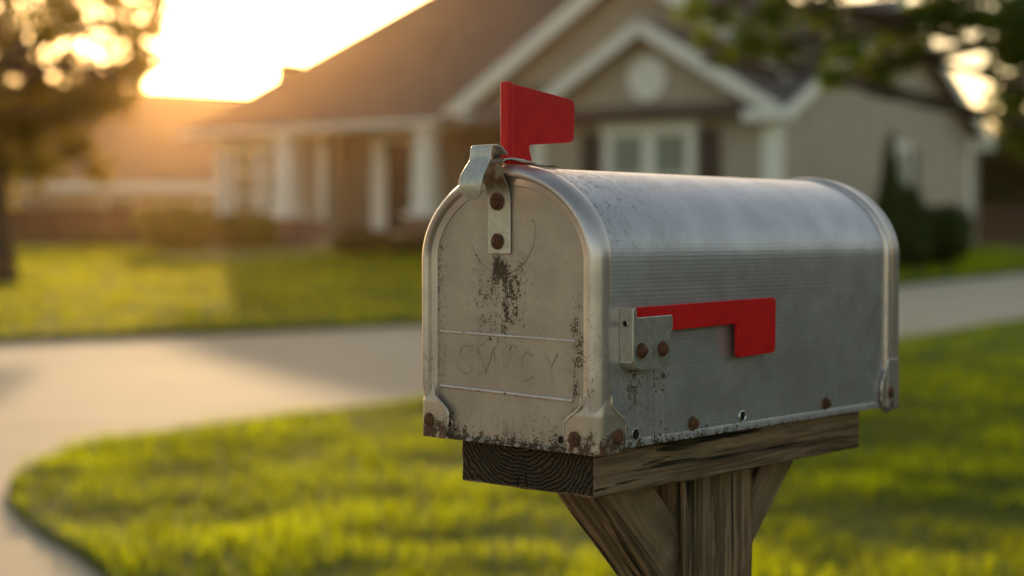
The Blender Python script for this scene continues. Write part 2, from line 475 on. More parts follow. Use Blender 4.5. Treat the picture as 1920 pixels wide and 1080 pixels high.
far_edge = curve([(-26, 14.5), (-14, 15.4), (-9, 16.3), (-5.6, 17.5), (-1.05, 19.6), (2.6, 22.4), (6.6, 26.8), (12, 33), (20, 43)])
near_edge = curve([(-.55, 3.4), (-.95, 4.4), (-1.5, 5.76), (-1.98, 6.6), (-2.33, 7.35), (-2.5, 8.1), (-2.47, 9.1), (-2.14, 9.75), (-1.62, 10.5), (-.64, 11.75), (1.7, 14.7), (4.33, 17.7), (8, 22), (13, 28.2), (20, 37)])
sheet('road', [(-26, -8), (20, -8), (30, 10), (30, 43), (20, 43)] + [(-26, 43)], M['concrete'], 0.0, 2.0)
near_poly = near_edge + [(30, 37), (30, -6), (1.0, -6)]
sheet('near_lawn', near_poly, M['lawn'], .035, 1.0, skirt=.1)
far_poly = far_edge + [(20, 62), (-26, 62)]
sheet('far_lawn', far_poly, M['lawn'], .07, 1.5, skirt=.16)

def in_poly(poly, x, y):
    c = np.zeros(len(x), bool); n = len(poly)
    for i in range(n):
        x1, y1 = poly[i]; x2, y2 = poly[(i+1) % n]
        if y1 == y2: continue
        m = ((y1 > y) != (y2 > y)) & (x < (x2-x1)*(y-y1)/(y2-y1) + x1)
        c ^= m
    return c

def vnoise(x, y, s, seed):
    """cheap smooth value noise"""
    r = np.random.default_rng(seed); T = r.random((64, 64))
    fx = x/s; fy = y/s; ix = np.floor(fx).astype(int); iy = np.floor(fy).astype(int)
    tx = fx-ix; ty = fy-iy; tx = tx*tx*(3-2*tx); ty = ty*ty*(3-2*ty)
    g_ = lambda a, b: T[a % 64, b % 64]
    return (g_(ix, iy)*(1-tx) + g_(ix+1, iy)*tx)*(1-ty) + (g_(ix, iy+1)*(1-tx) + g_(ix+1, iy+1)*tx)*ty

def grass(name, label, poly, n, box, h, wdt, lift, mat, seed, dens=None):
    r = np.random.default_rng(seed)
    x = r.uniform(box[0], box[1], n); y = r.uniform(box[2], box[3], n)
    k = in_poly(poly, x, y)
    if dens is not None: k &= r.random(n) < dens(x, y)
    x = x[k]; y = y[k]; n = len(x)
    z = zt(x, y) + lift - .004
    cl = .55*vnoise(x, y, .28, seed) + .45*vnoise(x+9, y, .75, seed+1)
    cl = np.clip((cl-.22)*1.75, .02, 1)
    hh = h*(.40 + .95*cl)*r.uniform(.7, 1.25, n)
    a = r.uniform(0, 2*math.pi, n); lean = r.uniform(.1, .75, n)*hh; la = r.uniform(0, 2*math.pi, n)
    w = wdt*r.uniform(.7, 1.3, n)*.5
    dx = np.cos(a)*w; dy = np.sin(a)*w
    B = np.stack([x, y, z], 1)
    Dv = np.stack([dx, dy, 0*dx], 1)
    mid = B + np.stack([np.cos(la)*lean*.35, np.sin(la)*lean*.35, hh*.6], 1)
    tip = B + np.stack([np.cos(la)*lean, np.sin(la)*lean, hh], 1)
    V = np.stack([B-Dv, B+Dv, mid+Dv*.75, tip, mid-Dv*.75], 1).reshape(-1, 3)
    i = np.arange(n)[:, None]*5
    F = np.concatenate([i+np.array([[0, 1, 2]]), i+np.array([[0, 2, 4]]), i+np.array([[4, 2, 3]])])
    o = np_mesh(name, V, F, mat)
    return tag(o, label, 'grass', kind='stuff')

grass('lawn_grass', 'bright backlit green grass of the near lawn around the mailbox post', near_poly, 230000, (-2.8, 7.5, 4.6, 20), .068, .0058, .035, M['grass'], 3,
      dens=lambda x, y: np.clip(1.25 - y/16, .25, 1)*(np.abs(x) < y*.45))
grass('lawn_grass', 'smooth green grass of the far lawn in front of the house', far_poly, 90000, (-14, 12, 14.5, 40), .07, .022, .07, M['fargrass'], 5,
      dens=lambda x, y: (np.abs(x) < y*.42)*1.0)

# ------------------------------------------------------------------ leaves
def leaf_mesh(name, blobs, n, size, mat, parent=None, seed=1, shell=.55, squash=1.0, cone=False):
    """leaf-sized rhombs scattered in the outer part of a set of ellipsoids (c, (rx,ry,rz), weight)"""
    r = np.random.default_rng(seed)
    wts = np.array([b[2] for b in blobs], float); wts /= wts.sum()
    which = r.choice(len(blobs), n, p=wts)
    C_ = np.array([b[0] for b in blobs], float)[which]; RR = np.array([b[1] for b in blobs], float)[which]
    d = r.normal(size=(n, 3)); d /= np.linalg.norm(d, axis=1)[:, None]
    rad = (shell + (1-shell)*r.random(n)**.7)*(1 + .16*r.normal(size=n)*.6)
    P = C_ + d*RR*rad[:, None]
    a = r.normal(size=(n, 3)); a /= np.linalg.norm(a, axis=1)[:, None]
    b = np.cross(a, d + .35*r.normal(size=(n, 3))); b /= np.linalg.norm(b, axis=1)[:, None] + 1e-9
    s = size*r.uniform(.6, 1.35, n)[:, None]
    V = np.stack([P - a*s, P + b*s*.5, P + a*s, P - b*s*.5], 1).reshape(-1, 3)
    F = np.arange(n)[:, None]*4 + np.array([[0, 1, 2, 3]])
    return np_mesh(name, V, F, mat, parent)

def pix(px, py, d):
    """a point at depth d that lies in the direction of photo position (px, py)"""
    t = .0329; cx = (px-960)/FPX; cy = (540-py)/FPX
    f = math.cos(t) + cy*math.sin(t)
    return Vector((cx*d/f, d, EYE + (-math.sin(t) + cy*math.cos(t))*d/f))

def bush(name, label, cat, c, rx, ry, h, n, size, mat, seed, group=None, lobes=7):
    z0 = float(zt(c[0], c[1])) + .05
    o = empty(name, (c[0], c[1], z0))
    r = random.Random(seed)
    blobs = [((0, 0, h*.48), (rx*.8, ry*.8, h*.5), 3)]
    for k in range(lobes):
        a = 2*math.pi*k/lobes + r.uniform(-.3, .3); q = r.uniform(.4, .62)
        blobs.append(((rx*q*math.cos(a), ry*q*math.sin(a), h*r.uniform(.36, .66)), (rx*.46, ry*.46, h*r.uniform(.28, .36)), 1))
    leaf_mesh('foliage', blobs, n, size, mat, o, seed, .62)
    bm = bmesh.new()
    for k in range(5):
        a = 2*math.pi*k/5
        bm_tube(bm, [(0, 0, -.06), (rx*.2*math.cos(a), ry*.2*math.sin(a), h*.35), (rx*.45*math.cos(a), ry*.45*math.sin(a), h*.7)], [.035, .025, .01], 6)
    from_bm('stem', bm, M['bark'], o)
    return tag(o, label, cat, group)

# ------------------------------------------------------------------ the mailbox
W, HS, RISE, LEN = .2012, .1575, .0800, .494
MB = empty('mailbox', (-.0771, 1.4429, EYE - .1787), -.733)
tag(MB, 'weathered galvanised metal mailbox with arched top, red flags and rust spots, on a wooden post', 'mailbox')

def outline(n_arch=56, n_side=10, p=1.93):
    """(u, w, nu, nw) from bottom left over the arch to bottom right"""
    pts = [(0.0, HS*k/n_side) for k in range(n_side)]
    for k in range(n_arch+1):
        a = math.pi - math.pi*k/n_arch
        c, s = math.cos(a), math.sin(a)
        pts.append((W/2 + math.copysign(abs(c)**(2/p), c)*W/2, HS + abs(s)**(2/p)*RISE))
    pts += [(W, HS*(1-k/n_side)) for k in range(1, n_side+1)]
    out = []
    for i, q in enumerate(pts):
        a = pts[max(i-1, 0)]; b = pts[min(i+1, len(pts)-1)]
        tx, tz = b[0]-a[0], b[1]-a[1]; l = math.hypot(tx, tz)
        out.append((q[0], q[1], -tz/l, tx/l))
    return out
OUT = outline()

def sweep(bm, prof, keep=None):
    """prof: function (index, u, w) -> list of (inward offset, v); swept along the outline"""
    rings = []
    for i, (u, w, nu, nw) in enumerate(OUT):
        rings.append([bm.verts.new((u - nu*o, v, w - nw*o)) for o, v in prof(i, u, w)])
    for i in range(len(rings)-1):
        for k in range(len(rings[0])-1):
            bm.faces.new((rings[i][k], rings[i][k+1], rings[i+1][k+1], rings[i+1][k]))
    return rings

# body shell with arc-length UVs
bm = bmesh.new(); uvl = bm.loops.layers.uv.new('UVMap')
nv = 24; arc = [0.0]
for i in range(1, len(OUT)): arc.append(arc[-1] + math.hypot(OUT[i][0]-OUT[i-1][0], OUT[i][1]-OUT[i-1][1]))
rows = [[bm.verts.new((u, .004 + (LEN-.008)*k/nv, w)) for k in range(nv+1)] for (u, w, _, _) in OUT]
for i in range(len(OUT)-1):
    for k in range(nv):
        f = bm.faces.new((rows[i][k], rows[i][k+1], rows[i+1][k+1], rows[i+1][k])); f.smooth = True
        for lp, (ii, kk) in zip(f.loops, ((i, k), (i, k+1), (i+1, k+1), (i+1, k))): lp[uvl].uv = (arc[ii], kk/nv*LEN)
# bottom hem and floor
bm.faces.new([rows[0][0], rows[-1][0], rows[-1][nv], rows[0][nv]])
bmesh.ops.recalc_face_normals(bm, faces=bm.faces[:])
for e in bm.edges:
    if len(e.link_faces) == 2 and e.calc_face_angle(0) > R(50): e.smooth = False
me = bpy.data.meshes.new('body'); bm.to_mesh(me); bm.free(); link('body', me, M['body'], MB)
bm = bmesh.new()   # rear panel
vs = [bm.verts.new((u, LEN-.003, w)) for (u, w, _, _) in OUT]; bm.faces.new(vs)
from_bm('rear_panel', bm, M['body'], MB, smooth=0)
bm = bmesh.new()   # folded hem along each long bottom edge
bm_prism(bm, [(W+.0001, .03, .0002), (W+.0008, .03, .0004), (W+.0008, .03, .0052), (W+.0001, .03, .0072)], (0, .43, 0))
from_bm('hem', bm, M['body'], MB)

# door: face panel, then rolled rim
DOOR = bmesh.new()
vs = [DOOR.verts.new((u - nu*.0135, -.0015, w - nw*.0135 if w > .014 else w)) for (u, w, nu, nw) in OUT]
DOOR.faces.new(vs)
face = from_bm('door', DOOR, M['face'], MB, smooth=0)
def rim_prof(i, u, w):
    t = max(0.0, min(1.0, (w-.030)/.012)) ; t = t*t*(3-2*t)
    b = .0020 + .0042*t       # bead bulge forward
    return [(.0162, -.0012), (.0158, -.0024), (.0148, -.0028), (.0104, -.0030), (.0094, -.0034), (.0086, -.0034-b*.50), (.0068, -.0034-b*.92), (.0046, -.0034-b*1.0), (.0022, -.0030-b*.82), (.0002, -.0022-b*.42), (-.0012, -.0010),
            (-.0018, .0008), (-.0022, .0050), (-.0022, .0095), (-.0017, .0116), (-.0002, .0124), (.0010, .0124)]
bm = bmesh.new(); sweep(bm, rim_prof)
from_bm('rim', bm, M['rim'], face, smooth=46)
bm = bmesh.new()   # bottom lip of the door
bm_prism(bm, [(.006, -.0016, .0014), (.006, -.0040, -.0006), (.006, -.0030, -.0028), (.006, .0030, -.0028), (.006, .0030, .0008)], (W-.012, 0, 0))
from_bm('bottom_lip', bm, M['rim'], face, smooth=50)

def ridge(name, pts, r, mat, parent, flat=.6, y=-.0015, closed=False):
    bm = bmesh.new()
    bm_tube(bm, [(u, 0, w) for u, w in pts], r, 10)
    for v in bm.verts: v.co.y = v.co.y*flat + y
    return from_bm(name, bm, mat, parent, smooth=60)
def arcpts(c, r, a0, a1, n=24): return [(c[0] + r*math.cos(R(a0+(a1-a0)*k/n)), c[1] + r*math.sin(R(a0+(a1-a0)*k/n))) for k in range(n+1)]
ridge('embossed_bar', [(.0190, .0930), (.1748, .0912), (.1756, .0900)], .0013, M['rim'], face, .55)
ridge('embossed_bar', [(.0190, .0442), (.1735, .0410)], .0019, M['rim'], face, .7)
ridge('embossed_bar', [(.1752, .0895), (.1748, .0430)], .0007, M['face'], face, .6)
ridge('embossed_ring', arcpts((.093, .1845), .0385, -160, 8), .0008, M['face'], face, .7)
ridge('panel_groove', [(.0150, .040), (.0150, HS)] + [(W/2 - abs(math.cos(R(a)))**1.03*math.copysign(1, math.cos(R(a)))*(W/2-.0150), HS + math.sin(R(a))*(RISE-.0150)) for a in range(6, 175, 6)] + [(W-.0150, HS), (W-.0150, .048)], .0007, M['rust'], face, .5, -.0014)

GL = {'S': [[(1, .80), (.85, .95), (.5, 1), (.15, .93), (.0, .76), (.12, .6), (.5, .51), (.88, .42), (1, .24), (.85, .07), (.5, 0), (.15, .06), (0, .2)]],
      'M': [[(0, 0), (0, 1), (.5, .1), (1, 1), (1, 0)]], 'I': [[(0, 0), (0, 1)]],
      'C': [[(1, .85), (.6, 1), (.2, .9), (0, .55), (.05, .2), (.4, 0), (1, .15)]], 'Y': [[(0, 1), (.5, .5), (1, 1)], [(.5, .5), (.5, 0)]],
      'O': [[(.5, 1), (.1, .85), (0, .5), (.1, .15), (.5, 0), (.9, .15), (1, .5), (.9, .85), (.5, 1)]],
      'U': [[(0, 1), (0, .25), (.3, 0), (.7, 0), (1, .25), (1, 1)]], 'P': [[(0, 0), (0, 1), (.7, 1), (1, .78), (.7, .52), (0, .5)]]}
def lettering(specs, r, y):
    bm = bmesh.new()
    for ch, u0, u1, w0, w1 in specs:
        for st in GL[ch]:
            bm_tube(bm, [(u0+(u1-u0)*a, 0, w0+(w1-w0)*b) for a, b in st], r, 8)
    for v in bm.verts: v.co.y = v.co.y*.55 + y
    return from_bm('embossed_lettering', bm, M['letter'], face, smooth=60)
lettering([('S', .0435, .0575, .0572, .0822), ('M', .0645, .0840, .0566, .0815), ('I', .0925, .0926, .0560, .0812), ('I', .1040, .1041, .0556, .0808), ('C', .1155, .1280, .0550, .0803), ('Y', .1430, .1560, .0560, .0800)], .0014, -.0013)
lettering([('M', .0480, .0560, .0135, .0245), ('I', .0680, .0681, .0135, .0245), ('O', .0810, .0890, .0130, .0242), ('U', .0985, .1065, .0128, .0240), ('M', .1180, .1270, .0125, .0238), ('P', .1400, .1480, .0122, .0236)], .0009, -.0012)

# corner brackets: sheet folded round the vertical corner (s < 0 on the front, s > 0 on the side)
def corner_bracket(right=True):
    bm = bmesh.new()
    def half(w):          # width on each face at height w
        if w < .004: return .026 + .006*(w+.003)/.007
        if w < .020: return .0335
        if w < .040:
            t = (w-.020)/.020; t = t*t*(3-2*t); return .0335 + (.0150-.0335)*t
        return .0150
    ws = [-.0022 + (.046+.0022)*k/40 for k in range(41)]
    grid = []
    for w in ws:
        h = half(w); row = []
        for k in range(-16, 17):
            s = h*k/16; rr = .0062
            fy = -.0062 + .0036*max(0, min(1, (w-.030)/.014)); sx = .0026 - .0014*max(0, min(1, (w-.030)/.014))
            if s < -rr: q = (W - .0 + s, fy)                      # front
            elif s > rr: q = (W + sx, s - .0035)                    # side
            else:
                a = (s/rr + 1)*.5*math.pi/2
                q = (W + sx - rr*(1.38 - math.sin(a)*1.38), fy + rr*(1-math.cos(a))*1.45)
            row.append(bm.verts.new((q[0] if right else W-q[0], q[1], w)))
        grid.append(row)
    for i in range(len(ws)-1):
        for k in range(32): bm.faces.new((grid[i][k], grid[i][k+1], grid[i+1][k+1], grid[i+1][k]))
    o = from_bm('corner_bracket', bm, M['bracket'], MB, smooth=60)
    md = o.modifiers.new('thick', 'SOLIDIFY'); md.thickness = .0016; md.offset = 0
    # raised lip along the wavy edge of the front half
    for side in (-1, 1):
        if not right and side == 1: continue
        lip = bmesh.new(); pts = []
        for w in [x for x in ws if x > .012]:
            s = half(w)
            q = (W - s, -.0066) if side < 0 else (W + .0028, s - .0035)
            pts.append((q[0] if right else W-q[0], q[1], w))
        bm_tube(lip, pts, [.0009 + .0004*math.sin(math.pi*k/(len(pts)-1)) for k in range(len(pts))], 8)
        from_bm('lip', lip, M['rim'], o, smooth=60)
    return o
cb_r = corner_bracket(True); cb_l = corner_bracket(False)

def bolt(c, axis, r, parent, style='dome', washer=True):
    bm = bmesh.new(); p = []
    if style == 'hex':
        bm_lathe(bm, c, axis, [(0, r*1.25), (.0008, r*1.25), (.0012, r*1.05)], 24)
        bm_lathe(bm, c, axis, [(.0010, r*.98), (.0034, r*.95), (.0042, r*.80), (.0042, r*.5), (.0062, r*.42), (.0066, 0)], 6)
    elif style == 'acorn':
        bm_lathe(bm, c, axis, [(0, r*1.3), (.0009, r*1.3), (.0013, r*1.08), (.0014, r), (.0026, r*.96), (.0038, r*.80), (.0044, r*.58), (.0046, r*.42), (.0062, r*.38), (.0064, 0)], 24)
    else:
        bm_lathe(bm, c, axis, [(0, r), (.0009, r*.98), (.0020, r*.80), (.0027, r*.45), (.0029, 0)], 24)
    return from_bm('bolt', bm, M['rust'], parent, smooth=35)
def hole(c, axis, r, parent, ring=False):
    bm = bmesh.new(); bm_lathe(bm, c, axis, [(.0006, r), (.0007, 0)], 24)
    o = from_bm('hole', bm, M['hole'], parent, smooth=0)
    bm = bmesh.new()
    bm_lathe(bm, c, axis, [(.0003, r*1.22), (.0010, r*1.18), (.0012, r*1.05), (.0005, r*.92)], 24)
    from_bm('grommet', bm, M['ring'] if ring else M['bracket'], o, smooth=60)
    return o
FR, SI = (0, -1, 0), (1, 0, 0)
bolt((W-.0215, -.0070, .0100), FR, .0066, cb_r); bolt((W+.0034, .0195, .0118), SI, .0066, cb_r)
bolt((.0100, -.0070, .0135), FR, .0062, cb_l)
hole((.0300, -.0016, .0112), FR, .0036, face); hole((.1610, -.0016, .0074), FR, .0036, face)
hole((W, .0470, .0108), SI, .0048, MB)
bolt((W+.0002, .1295, .0128), SI, .0052, MB, 'hex'); hole((W, .2073, .0128), SI, .0046, MB, True); bolt((W+.0002, .3533, .0130), SI, .0050, MB, 'hex')

# rear hoop with its foot plate
def hoop_prof(i, u, w):
    return [(.0010, .4690), (-.0022, .4692), (-.0036, .4712), (-.0040, .4740), (-.0034, .4768), (-.0021, .4782), (-.0020, .4905), (-.0028, .4935), (-.0026, .4955), (-.0010, .4962), (.0020, .4962), (.0020, .4945)]
bm = bmesh.new(); sweep(bm, hoop_prof); hoop = from_bm('rear_hoop', bm, M['rim'], MB, smooth=60)
bm = bmesh.new()
pl = [(.4965, -.003), (.4965, .050), (.4720, .050), (.4705, .043), (.4660, .035), (.4610, .028), (.4588, .019), (.4590, .009), (.4615, .001), (.4660, -.004), (.4720, -.0045)]
bm_prism(bm, [(W+.0006, v, w) for v, w in pl], (.0026, 0, 0)); ft = from_bm('foot_plate', bm, M['rim'], hoop, bevel=.0009)
lip = bmesh.new(); bm_tube(lip, [(W+.0034, v, w) for v, w in pl[2:]], .0012, 8); from_bm('foot_lip', lip, M['rim'], hoop, smooth=60)
bolt((W+.0032, .4775, .0150), SI, .0062, hoop)

# latch strap on the door
bm = bmesh.new()
def strip(bm, prof, u0, u1, th=.0016):
    """prof: list of (v, w [, half width scale]) bent strip"""
    n = len(prof); rings = []
    for i, q in enumerate(prof):
        a = prof[max(i-1, 0)]; b = prof[min(i+1, n-1)]
        tv, tw = b[0]-a[0], b[1]-a[1]; l = math.hypot(tv, tw) or 1
        nv_, nw_ = -tw/l*th/2, tv/l*th/2
        k = q[2] if len(q) > 2 else 1.0
        c = (u0+u1)/2; h = (u1-u0)/2*k
        rings.append([bm.verts.new(p) for p in ((c-h, q[0]+nv_, q[1]+nw_), (c+h, q[0]+nv_, q[1]+nw_), (c+h, q[0]-nv_, q[1]-nw_), (c-h, q[0]-nv_, q[1]-nw_))])
    for i in range(n-1):
        for k in range(4): bm.faces.new((rings[i][k], rings[i][(k+1) % 4], rings[i+1][(k+1) % 4], rings[i+1][k]))
    bm.faces.new(rings[0][::-1]); bm.faces.new(rings[-1])
strip(bm, [(-.0030, .1628, .90), (-.0030, .1640, 1), (-.0032, .198), (-.0036, .212), (-.0060, .221), (-.0112, .2285), (-.0145, .2345), (-.0140, .2400), (-.0095, .2436), (-.002, .2445), (.012, .2432), (.030, .2418)], .0790, .1050)
strap = from_bm('latch_strap', bm, M['plate'], face, bevel=.0005)
bolt((.0905, -.0046, .2080), FR, .0060, strap, 'acorn'); bolt((.0905, -.0040, .1735), FR, .0054, strap, 'acorn')
# spring catch above it
bm = bmesh.new()
strip(bm, [(.022, .2440), (.008, .2448), (.001, .2462), (-.0045, .2510), (-.0085, .2546), (-.0150, .2556), (-.0205, .2552), (-.0222, .2528), (-.0224, .2470), (-.0236, .2425, 1.0), (-.0285, .2365, 1.05), (-.0330, .2300, 1.10), (-.0354, .2240, 1.10), (-.0354, .2190, 1.06), (-.0344, .2150, .96), (-.0330, .2122, .78), (-.0312, .2102, .50), (-.0302, .2096, .2)], .0760, .1000, .0018)
from_bm('spring_catch', bm, M['plate'], MB, bevel=.0006)
# little tab behind the upright flag
bm = bmesh.new(); bm_box(bm, .100, .112, .018, .052, .2386, .2402)
from_bm('flag_tab', bm, M['plate'], MB, bevel=.0005)

def round_poly(pts, rad, n=5):
    """round the corners of a 2-D polygon; rad may be one number or one per corner"""
    out = []; N = len(pts)
    for i, p in enumerate(pts):
        r = rad[i] if isinstance(rad, (list, tuple)) else rad
        p = Vector(p).to_2d(); a = Vector(pts[i-1]).to_2d(); b = Vector(pts[(i+1) % N]).to_2d()
        da, db = (a-p), (b-p)
        if r <= 0: out.append(tuple(p)); continue
        k = min(r, da.length*.49, db.length*.49)
        A = p + da.normalized()*k; B_ = p + db.normalized()*k
        for j in range(n+1):
            t = j/n; q = A*(1-t)**2 + p*2*t*(1-t) + B_*t*t
            out.append(tuple(q))
    return out

# upright red flag on the ridge
bm = bmesh.new()
fp = round_poly([(.0, .2400), (.0, .3106), (.009, .3092), (.0895, .3002), (.0884, .2625), (.0270, .2575), (.0285, .2500), (.0335, .2400)], [0, .001, .001, .006, .006, .010, .010, 0])
bm_prism(bm, [(.0965, v, w) for v, w in fp], (.0030, 0, 0))
uf = from_bm('upright_flag', bm, M['red'], MB, bevel=.0008); uf['label'] = 'red flag standing upright on top'
bm = bmesh.new(); bm_box(bm, .0912, .1004, -.0022, .0062, .2405, .3112)
from_bm('folded_edge', bm, M['red'], uf, bevel=.0018, segs=3)

# red flag lowered along the side, with its bracket
bm = bmesh.new()
fp = round_poly([(.030, .1010), (.030, .1188), (.2480, .1214), (.2476, .0699), (.1857, .0682), (.1850, .0992), (.0884, .0975)], [0, .001, .006, .006, .005, .004, .002])
bm_prism(bm, [(W+.0060, v, w) for v, w in fp], (.0042, 0, 0))
sf = from_bm('side_flag', bm, M['red'], MB, bevel=.0010, segs=3); sf['label'] = 'red flag lying lowered along the side'
bm = bmesh.new()
bp = round_poly([(.0257, .0668), (.0257, .1190), (.0305, .1190), (.0308, .1106), (.0807, .1113), (.0813, .0990), (.0778, .0950), (.0772, .0655)], [.013, .003, .0022, .0015, .0022, .002, .002, .012])
bm_prism(bm, [(W+.0122, v, w) for v, w in bp], (.0020, 0, 0))
fb = from_bm('flag_bracket', bm, M['plate'], MB, bevel=.0008, segs=3)
bm = bmesh.new()     # folded front wall and foot of the bracket
wallp = [(.0262, .0742), (.0262, .1178)]
bm_box(bm, W+.0004, W+.0124, .0257, .0283, .0740, .1186)
pts = [(.0257 + .0125*(1-math.cos(R(a))), .0745 - .0082*math.sin(R(a))) for a in range(0, 91, 10)] + [(.064, .0662), (.070, .0668), (.0745, .070), (.0765, .0745)]
inner = [(v+.0016*(1 if k < 6 else (0 if k < 11 else -1)), w+.0018) for k, (v, w) in enumerate(pts)]
for k in range(len(pts)-1):
    bm_prism(bm, [(W+.0004, *pts[k]), (W+.0004, *pts[k+1]), (W+.0004, *inner[k+1]), (W+.0004, *inner[k])], (.0120, 0, 0))
from_bm('bracket_wall', bm, M['plate'], fb, smooth=50)
hole((W+.0062, .0256, .1055), FR, .0026, fb)
bolt((W+.0142, .0366, .0828), SI, .0052, fb, 'acorn'); bolt((W+.0142, .0660, .0830), SI, .0052, fb, 'acorn')

# ------------------------------------------------------------------ wooden post
z0 = -(EYE - .1787)            # ground in mailbox coordinates
WP = empty('wooden_post', (-.0771, 1.4429, EYE - .1787), -.733)
tag(WP, 'weathered grey-brown timber post with braces and a plank under the mailbox', 'post')
def wood_box(name, x0, x1, y0, y1, za, zb, mats, parent, seed, cuts=(4, 12, 2), amp=.0007, bev=.0016):
    bm = bmesh.new(); bm_box(bm, x0, x1, y0, y1, za, zb)
    if len(mats) > 1:
        bm.normal_update()
        for f in bm.faces:
            if abs(f.normal.y) > .9: f.material_index = 1
    bmesh.ops.bevel(bm, geom=[e for e in bm.edges], offset=bev, segments=2, affect='EDGES', profile=.5)
    for ax, n, lo, hi in ((0, cuts[0], x0, x1), (1, cuts[1], y0, y1), (2, cuts[2], za, zb)):
        for k in range(1, n):
            co = [0, 0, 0]; no = [0, 0, 0]; co[ax] = lo + (hi-lo)*k/n; no[ax] = 1
            bmesh.ops.bisect_plane(bm, geom=bm.verts[:]+bm.edges[:]+bm.faces[:], plane_co=co, plane_no=no, dist=1e-6)
    r = random.Random(seed)
    for v in bm.verts: v.co += Vector((r.uniform(-1, 1), r.uniform(-1, 1), r.uniform(-1, 1)))*amp
    return from_bm(name, bm, mats, parent, smooth=50)
wood_box('plank', .0336, .1872, .0105, .4450, -.0408, -.0032, [M['plank'], M['end']], WP, 1, (8, 16, 4), .0006)
wood_box('upright', .0880, .1550, .1793, .2955, z0 - .25, -.0412, [M['post']], WP, 2, (3, 3, 16))
def brace(u0, u1, v_out, v_in, sgn, seed, name='brace'):
    """45 degree brace from the plank's underside to the upright; local z runs along it"""
    # centre line start under plank, end at the post
    L_ = .26; wd = abs(v_in - v_out)*math.sin(R(45))
    o = wood_box(name, 0, u1-u0, -wd/2, wd/2, 0, L_, [M['brace']], WP, seed, (2, 2, 6))
    vc = (v_out + v_in)/2
    o.location = (u0, vc + sgn*(-.020), -.0412 + .0200)
    # direction: down and toward the post
    o.rotation_euler = (R(180) - sgn*R(-45), 0, 0)
    # rotating about x by pi-+45: local z -> (0, +-sin45, -cos45)
    # trim what would stand above the plank's underside
    bm = bmesh.new(); bm.from_mesh(o.data)
    mw = Matrix.Translation(o.location) @ o.rotation_euler.to_matrix().to_4x4()
    inv_ = mw.inverted(); co = inv_ @ Vector((0, 0, -.0414)); no = (inv_.to_3x3() @ Vector((0, 0, 1))).normalized()
    g_ = bm.verts[:]+bm.edges[:]+bm.faces[:]
    r_ = bmesh.ops.bisect_plane(bm, geom=g_, plane_co=co, plane_no=no, clear_outer=True)
    bmesh.ops.holes_fill(bm, edges=[e for e in bm.edges if len(e.link_faces) == 1])
    yv = .1789 if sgn > 0 else .2959
    co = inv_ @ Vector((0, yv, 0)); no = (inv_.to_3x3() @ Vector((0, sgn, 0))).normalized()
    bmesh.ops.bisect_plane(bm, geom=bm.verts[:]+bm.edges[:]+bm.faces[:], plane_co=co, plane_no=no, clear_outer=True)
    bmesh.ops.holes_fill(bm, edges=[e for e in bm.edges if len(e.link_faces) == 1])
    bm.to_mesh(o.data); bm.free()
    return o
brace(.1020, .1490, .050, .134, 1, 3)
brace(.1020, .1490, .390, .330, -1, 4)

# ------------------------------------------------------------------ the house
KX, KY = 5.29, 32.0
KZ = float(zt(KX, KY)) - .05
H = empty('suburban_house', (KX, KY, 0), -math.atan2(.574, .82))
tag(H, 'tan single-storey house with white trim, brown roof, gables and a columned porch', 'house')
EZ, EZ2 = 3.86, 4.25
ZB = .4

def wall(pts, th, mat=None, name='wall', parent=None):
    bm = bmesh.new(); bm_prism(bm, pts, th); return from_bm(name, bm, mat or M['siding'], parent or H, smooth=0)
GA, GZ = -2.95, 5.62          # small gable
wall([(-5.9, 0, ZB), (0, 0, ZB), (0, 0, EZ), (GA, 0, GZ), (-5.9, 0, EZ)], (0, .2, 0))
wall([(-5.9, .2, ZB), (-5.9, 2.5, ZB), (-5.9, 2.5, EZ), (-5.9, .2, EZ)], (.2, 0, 0))
SD = 11.5
wall([(0, .2, ZB), (0, SD, ZB), (0, SD, EZ), (0, SD/2, 6.55), (0, .2, EZ+.09)], (-.2, 0, 0))
BA, BZ = -4.2, 7.25           # big gable
wall([(-8.93, 1.5, EZ2), (.0-.25, 1.5, EZ2), (-.25, 1.5, 4.85), (BA, 1.5, BZ), (-8.93, 1.5, EZ2+.02)], (0, .2, 0))
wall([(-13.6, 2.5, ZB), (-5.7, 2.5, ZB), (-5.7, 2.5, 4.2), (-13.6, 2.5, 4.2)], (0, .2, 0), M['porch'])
wall([(-17.5, 1.8, ZB), (-13.6, 1.8, ZB), (-13.6, 1.8, 4.2), (-17.5, 1.8, 4.2)], (0, .2, 0))
wall([(-13.6, 2.0, ZB), (-13.6, 2.5, ZB), (-13.6, 2.5, 4.2), (-13.6, 2.0, 4.2)], (-.2, 0, 0))
wall([(-17.5, 2.0, ZB), (-17.5, 12.6, ZB), (-17.5, 12.6, 4.2), (-17.5, 2.0, 4.2)], (.2, 0, 0))
wall([(-17.3, 12.6, ZB), (-.2, 12.6, ZB), (-.2, 12.6, 3.8), (-17.3, 12.6, 3.8)], (0, -.2, 0))

def roof(quad, th=.16, name='roof'):
    """slab under a planar polygon with shingle UVs"""
    bm = bmesh.new(); pts = [Vector(p) for p in quad]
    n = (pts[1]-pts[0]).cross(pts[2]-pts[0]).normalized()
    if n.z < 0: n = -n
    bm_prism(bm, pts, -n*th)
    uvl = bm.loops.layers.uv.new('UVMap')
    t1 = Vector((n.y, -n.x, 0)).normalized(); t2 = n.cross(t1)
    for f in bm.faces:
        for lp in f.loops: lp[uvl].uv = (lp.vert.co.dot(t1), lp.vert.co.dot(t2))
    return from_bm(name, bm, M['shingle'], H, smooth=0)
ov = .38
